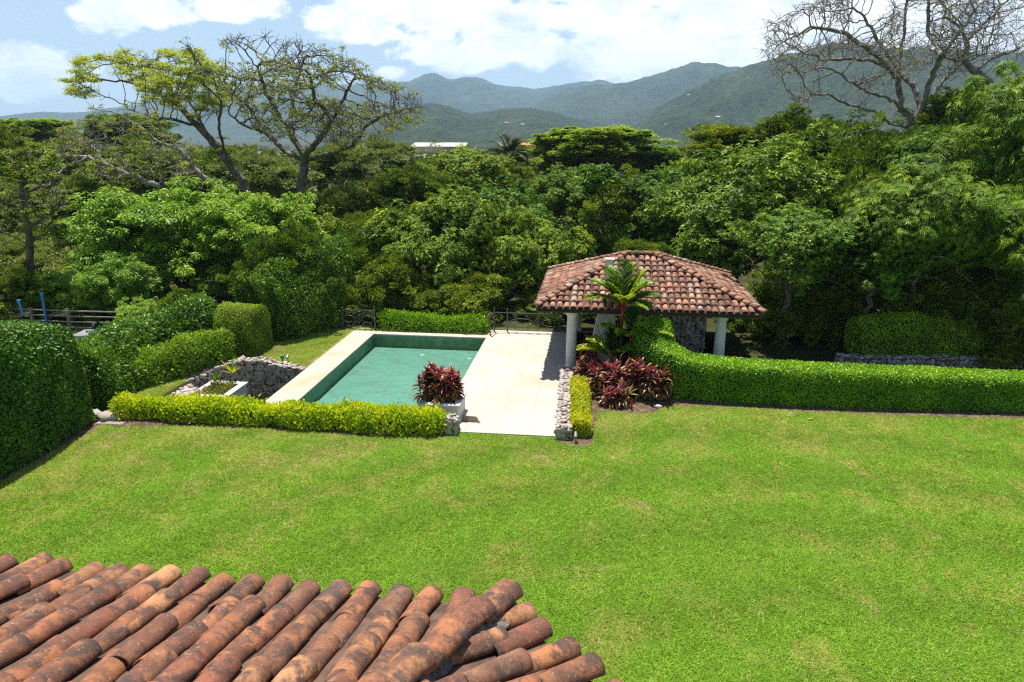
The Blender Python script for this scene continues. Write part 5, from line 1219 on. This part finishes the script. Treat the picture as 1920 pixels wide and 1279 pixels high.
def hill(name, prof, d, foot, label, seed, rough=.42, sc__=.0030, back=1.35, smoothk=1.0):
    prof = sorted(prof); px = np.linspace(prof[0][0], prof[-1][0], 520); py = np.interp(px, [q[0] for q in prof], [q[1] for q in prof])
    for _ in range(1): py[1:-1] = (py[:-2]+2*py[1:-1]+py[2:])/4
    t = np.concatenate([np.linspace(0, 1, 90), np.linspace(1.02, back, 14)])
    V = np.zeros((len(t), len(px), 3)); H_ = []; U = []
    for i_, (x, y) in enumerate(zip(px, py)):
        rr = ray(x, y); hd = math.hypot(rr[0], rr[1]); U.append((rr[0]/hd, rr[1]/hd)); H_.append(EYE+rr[2]/hd*d)
    U = np.array(U); H_ = np.array(H_); H_ = H_+(fbm(px*.05+seed, px*0+seed, 5)-.5)*.075*H_
    R_ = foot+(d-foot)*t
    X_ = U[None, :, 0]*R_[:, None]; Y_ = U[None, :, 1]*R_[:, None]
    tt = np.minimum(t, 1)[:, None]; prof_ = (tt**1.15)
    nz = fbm(X_*sc__+seed, Y_*sc__, 7, True)-.55
    Zb = -25+(H_[None]+25)*prof_+nz*H_[None]*rough*4*(tt*(1-tt)+.02*(tt > .98))*1.6
    down = np.clip(t-1, 0, 1)[:, None]; Zb = Zb-down*(H_[None]+25)*1.6+nz*H_[None]*.15*(down > 0)
    V[..., 0] = X_; V[..., 1] = Y_; V[..., 2] = np.maximum(Zb, -30)
    n_ = len(px); i2 = np.arange(len(t)-1)[:, None]*n_+np.arange(n_-1)[None]; F = np.stack([i2, i2+1, i2+1+n_, i2+n_], -1).reshape(-1, 4)
    o = mk(name, V.reshape(-1, 3), [F], M['hill'], smooth=True); tag(o, label, kind='structure'); return V, U
hill('mountain_range', [(-500, 225), (0, 219), (70, 210), (150, 212), (230, 200), (300, 188), (380, 172), (450, 166), (560, 158), (640, 160), (700, 158), (735, 153), (765, 152), (785, 146), (800, 139), (820, 140), (845, 149), (875, 144), (905, 147), (930, 158), (965, 162), (1010, 166), (1050, 160), (1090, 153), (1130, 152), (1160, 160), (1250, 170), (1400, 180), (2400, 190)], 5200, 3300, 'hazy blue mountain range at the back of the valley', 1)
hill('mountain_ridge', [(860, 235), (930, 222), (980, 205), (1030, 183), (1065, 166), (1100, 160), (1140, 158), (1170, 156), (1205, 146), (1240, 137), (1275, 124), (1310, 118), (1345, 119), (1365, 126), (1400, 128), (1440, 124), (1500, 118), (1600, 100), (1800, 105), (2400, 120)], 3600, 2200, 'blue-green mountain ridge rising to the right', 2)
hill('wooded_hill', [(1100, 250), (1170, 232), (1215, 210), (1250, 190), (1290, 168), (1330, 148), (1370, 134), (1420, 120), (1480, 104), (1540, 90), (1580, 82), (1620, 84), (1680, 88), (1760, 96), (1850, 102), (1920, 104), (2100, 110), (2500, 130)], 2300, 900, 'near wooded hillside behind the bare tree', 3)
hill('foothill', [(600, 262), (690, 235), (740, 212), (790, 196), (820, 195), (850, 203), (880, 214), (920, 208), (955, 203), (1000, 204), (1040, 212), (1090, 226), (1160, 238), (1260, 250), (1350, 262)], 1900, 900, 'low wooded foothill in the middle distance', 4)
from mathutils.bvhtree import BVHTree
trees_ = []
for o in list(bpy.data.objects):
    if o.type == 'MESH' and o.name in ('wooded_hill', 'foothill', 'mountain_ridge', 'mountain_range'):
        me = o.data; trees_.append(BVHTree.FromPolygons([v.co for v in me.vertices], [tuple(p_.vertices) for p_ in me.polygons]))
def on_hill(px, py):
    r = unit(ray(px, py)); best = None
    for t in trees_:
        h = t.ray_cast((0, 0, EYE), tuple(r), 9000)
        if h[0] is not None and (best is None or h[3] < best[1]): best = (h[0], h[3])
    return best
for k, (px, py, wd, lb) in enumerate([(1297, 246, 9, 'tiny white house at the foot of the near hillside'), (1345, 222, 8, 'tiny pale house low on the near hillside'), (1290, 180, 9, 'tiny house high on the near hillside slope'), (948, 233, 10, 'tiny white house at the foot of the foothill'), (978, 236, 10, 'tiny cream house right of the one at the foothill foot'), (1060, 222, 10, 'tiny pale house on the right slope of the foothill'), (1250, 236, 8, 'tiny grey house between the foothill and the near hillside')]):
    h = on_hill(px, py)
    if h is None: continue
    q = h[0]; root = emp('hillside_house', (q.x, q.y, q.z-1.5), lb, 'house', 'houses on the far hillsides', rz=.3*k)
    mb = MB(); mb.box((-wd/2, -4, 0), (wd/2, 4, 4.2)); mb.build('wall', M['palewall'], root)
    mb = MB(); mb.add([(-wd/2-.5, -4.5, 4.2), (wd/2+.5, -4.5, 4.2), (wd/2+.5, 4.5, 4.2), (-wd/2-.5, 4.5, 4.2), (-wd/2-.5, 0, 5.8), (wd/2+.5, 0, 5.8)], [(0, 1, 5, 4), (2, 3, 4, 5), (0, 4, 3), (1, 2, 5), (3, 2, 1, 0)]); mb.build('roof', M['palegrey'] if k % 3 else M['redroof'], root)

# ================= AIR, LIGHT, CAMERA =================
m, nt = nm('haze_air'); v = nt.nodes.new('ShaderNodeVolumePrincipled'); v.inputs['Density'].default_value = 1.25e-4; v.inputs['Color'].default_value = (.52, .74, 1.0, 1); v.inputs['Anisotropy'].default_value = .15
oo = nt.nodes.new('ShaderNodeOutputMaterial'); nt.links.new(v.outputs[0], oo.inputs['Volume'])
mb = MB(); mb.box((-8000, -3000, -60), (8000, 8300, 620)); o = mb.build('haze', m); tag(o, 'thin bluish haze over the valley', 'haze', kind='stuff')

SUN = unit(np.array([-.13, .25, 1.0])); el_ = math.asin(SUN[2]); azs = math.atan2(SUN[0], SUN[1])
w = bpy.data.worlds.new('World'); sc.world = w; w.use_nodes = True; nt = w.node_tree; nt.nodes.clear(); b = NT(nt)
sky = b.n('ShaderNodeTexSky', sky_type='NISHITA', sun_disc=False, sun_elevation=el_, sun_rotation=azs, altitude=600, air_density=1.0, dust_density=1.2, ozone_density=1.5)
dirv = b.n('ShaderNodeTexCoord').outputs['Generated']
nrm_ = b.n('ShaderNodeVectorMath', operation='NORMALIZE'); b.l(dirv, nrm_.inputs[0]); dv = nrm_.outputs[0]
sp = b.n('ShaderNodeSeparateXYZ'); b.l(dv, sp.inputs[0])
azn = b.math('ARCTAN2', sp.outputs[0], sp.outputs[1]); eln = b.math('ARCSINE', sp.outputs[2])
def azel(px, py):
    r = unit(ray(px, py)); return math.atan2(r[0], r[1]), math.asin(r[2])
clouds = [(190, 42, 62, 24), (262, 16, 80, 26), (30, 122, 115, 40), (445, 8, 90, 26), (640, 32, 70, 24), (700, 60, 80, 20), (850, 95, 120, 36), (930, 40, 150, 62), (760, 20, 120, 40), (738, 137, 34, 13), (1010, 80, 60, 40), (1170, 75, 120, 70), (1330, 60, 190, 80), (1500, 60, 200, 110), (1800, -40, 160, 60), (1700, 90, 120, 50), (1250, -60, 300, 90), (700, -120, 300, 60), (150, -200, 300, 60), (1900, 80, 70, 60)]
fld = None
for (cx, cy, rx, ry) in clouds:
    a0, e0 = azel(cx, cy); ra = rx/FL/1.0; re = ry/FL*1.05
    da = b.math('MULTIPLY', b.math('SUBTRACT', azn, a0), 1/ra); de = b.math('MULTIPLY', b.math('SUBTRACT', eln, e0), 1/re)
    f_ = b.math('SUBTRACT', 1.0, b.math('ADD', b.math('MULTIPLY', da, da), b.math('MULTIPLY', de, de)))
    fld = f_ if fld is None else b.math('SMOOTH_MAX', fld, f_, .3)
fld = b.math('MAXIMUM', fld, -1.2)
wv = b.n('ShaderNodeMapping'); wv.inputs['Scale'].default_value = (1, 1, 1.9); b.l(dv, wv.inputs[0])
n1 = b.noise(wv.outputs[0], 9, 8, .6, .4); n2 = b.noise(wv.outputs[0], 5, 6, .6)
# clouds away from the measured ones, all round the sky
gen = b.math('SUBTRACT', b.math('MULTIPLY', b.math('SUBTRACT', n2, .60), 6), b.math('MULTIPLY', b.step(eln, .35, .8), 2.0))
behind = b.step(sp.outputs[1], .35, -.2); fld = b.math('MAXIMUM', fld, b.math('SUBTRACT', gen, b.math('SUBTRACT', 1.2, behind)))
val = b.math('ADD', fld, b.math('MULTIPLY', b.math('SUBTRACT', n1, .5), 4.2))
val = b.math('ADD', val, b.math('MULTIPLY', b.math('SUBTRACT', b.noise(wv.outputs[0], 42, 6, .65), .5), 1.1))
mask = b.step(val, -.10, .50)
shade = b.math('ADD', b.math('MULTIPLY', b.noise(wv.outputs[0], 13, 8, .66, .5), .60), b.math('MULTIPLY', b.step(val, .2, 2.2), .0))
cc = b.ramp(shade, [(.17, (.56, .60, .66)), (.26, (.76, .79, .83)), (.34, (.97, .97, .97))])
skyc = b.n('ShaderNodeVectorMath', operation='SCALE'); skyc.inputs['Scale'].default_value = 1.0; b.l(sky.outputs[0], skyc.inputs[0])
# thin veil: photographed sky is pale
veil = b.mix(b.math('MULTIPLY', b.step(eln, .62, .16), .26), skyc.outputs[0], (7.5, 9.0, 11.0))
cs = b.n('ShaderNodeVectorMath', operation='SCALE'); cs.inputs['Scale'].default_value = 13.2; b.l(cc, cs.inputs[0])
fin = b.mix(b.math('MULTIPLY', mask, .93), veil, cs.outputs[0])
bg = b.n('ShaderNodeBackground'); bg.inputs[1].default_value = .075; b.l(fin, bg.inputs[0]); ow = b.n('ShaderNodeOutputWorld'); b.l(bg.outputs[0], ow.inputs[0])
w.cycles.sampling_method = 'MANUAL'; w.cycles.sample_map_resolution = 512

ld = bpy.data.lights.new('sun', 'SUN'); ld.energy = 5.0; ld.angle = math.radians(.5); ld.color = (1, .96, .90)
lo = bpy.data.objects.new('sun', ld); COL.objects.link(lo)
from mathutils import Vector
lo.rotation_euler = Vector(SUN.tolist()).to_track_quat('Z', 'Y').to_euler(); lo.location = (0, 0, 60)

cd = bpy.data.cameras.new('camera'); cd.lens = 24; cd.sensor_width = 36; cd.clip_end = 30000; cd.clip_start = .1
co = bpy.data.objects.new('camera', cd); COL.objects.link(co); co.location = (0, 0, EYE); co.rotation_euler = (math.pi/2-TH, 0, YAW); sc.camera = co
sc.view_settings.view_transform = 'Standard'; sc.view_settings.look = 'None'; sc.view_settings.exposure = .68; sc.view_settings.gamma = 1
sc.cycles.use_denoising = False; sc.cycles.filter_width = 1.25; sc.cycles.max_bounces = 8; sc.cycles.diffuse_bounces = 3; sc.cycles.glossy_bounces = 3; sc.cycles.transmission_bounces = 4; sc.cycles.volume_bounces = 1; sc.cycles.transparent_max_bounces = 6
sc.cycles.sample_clamp_indirect = 1.5
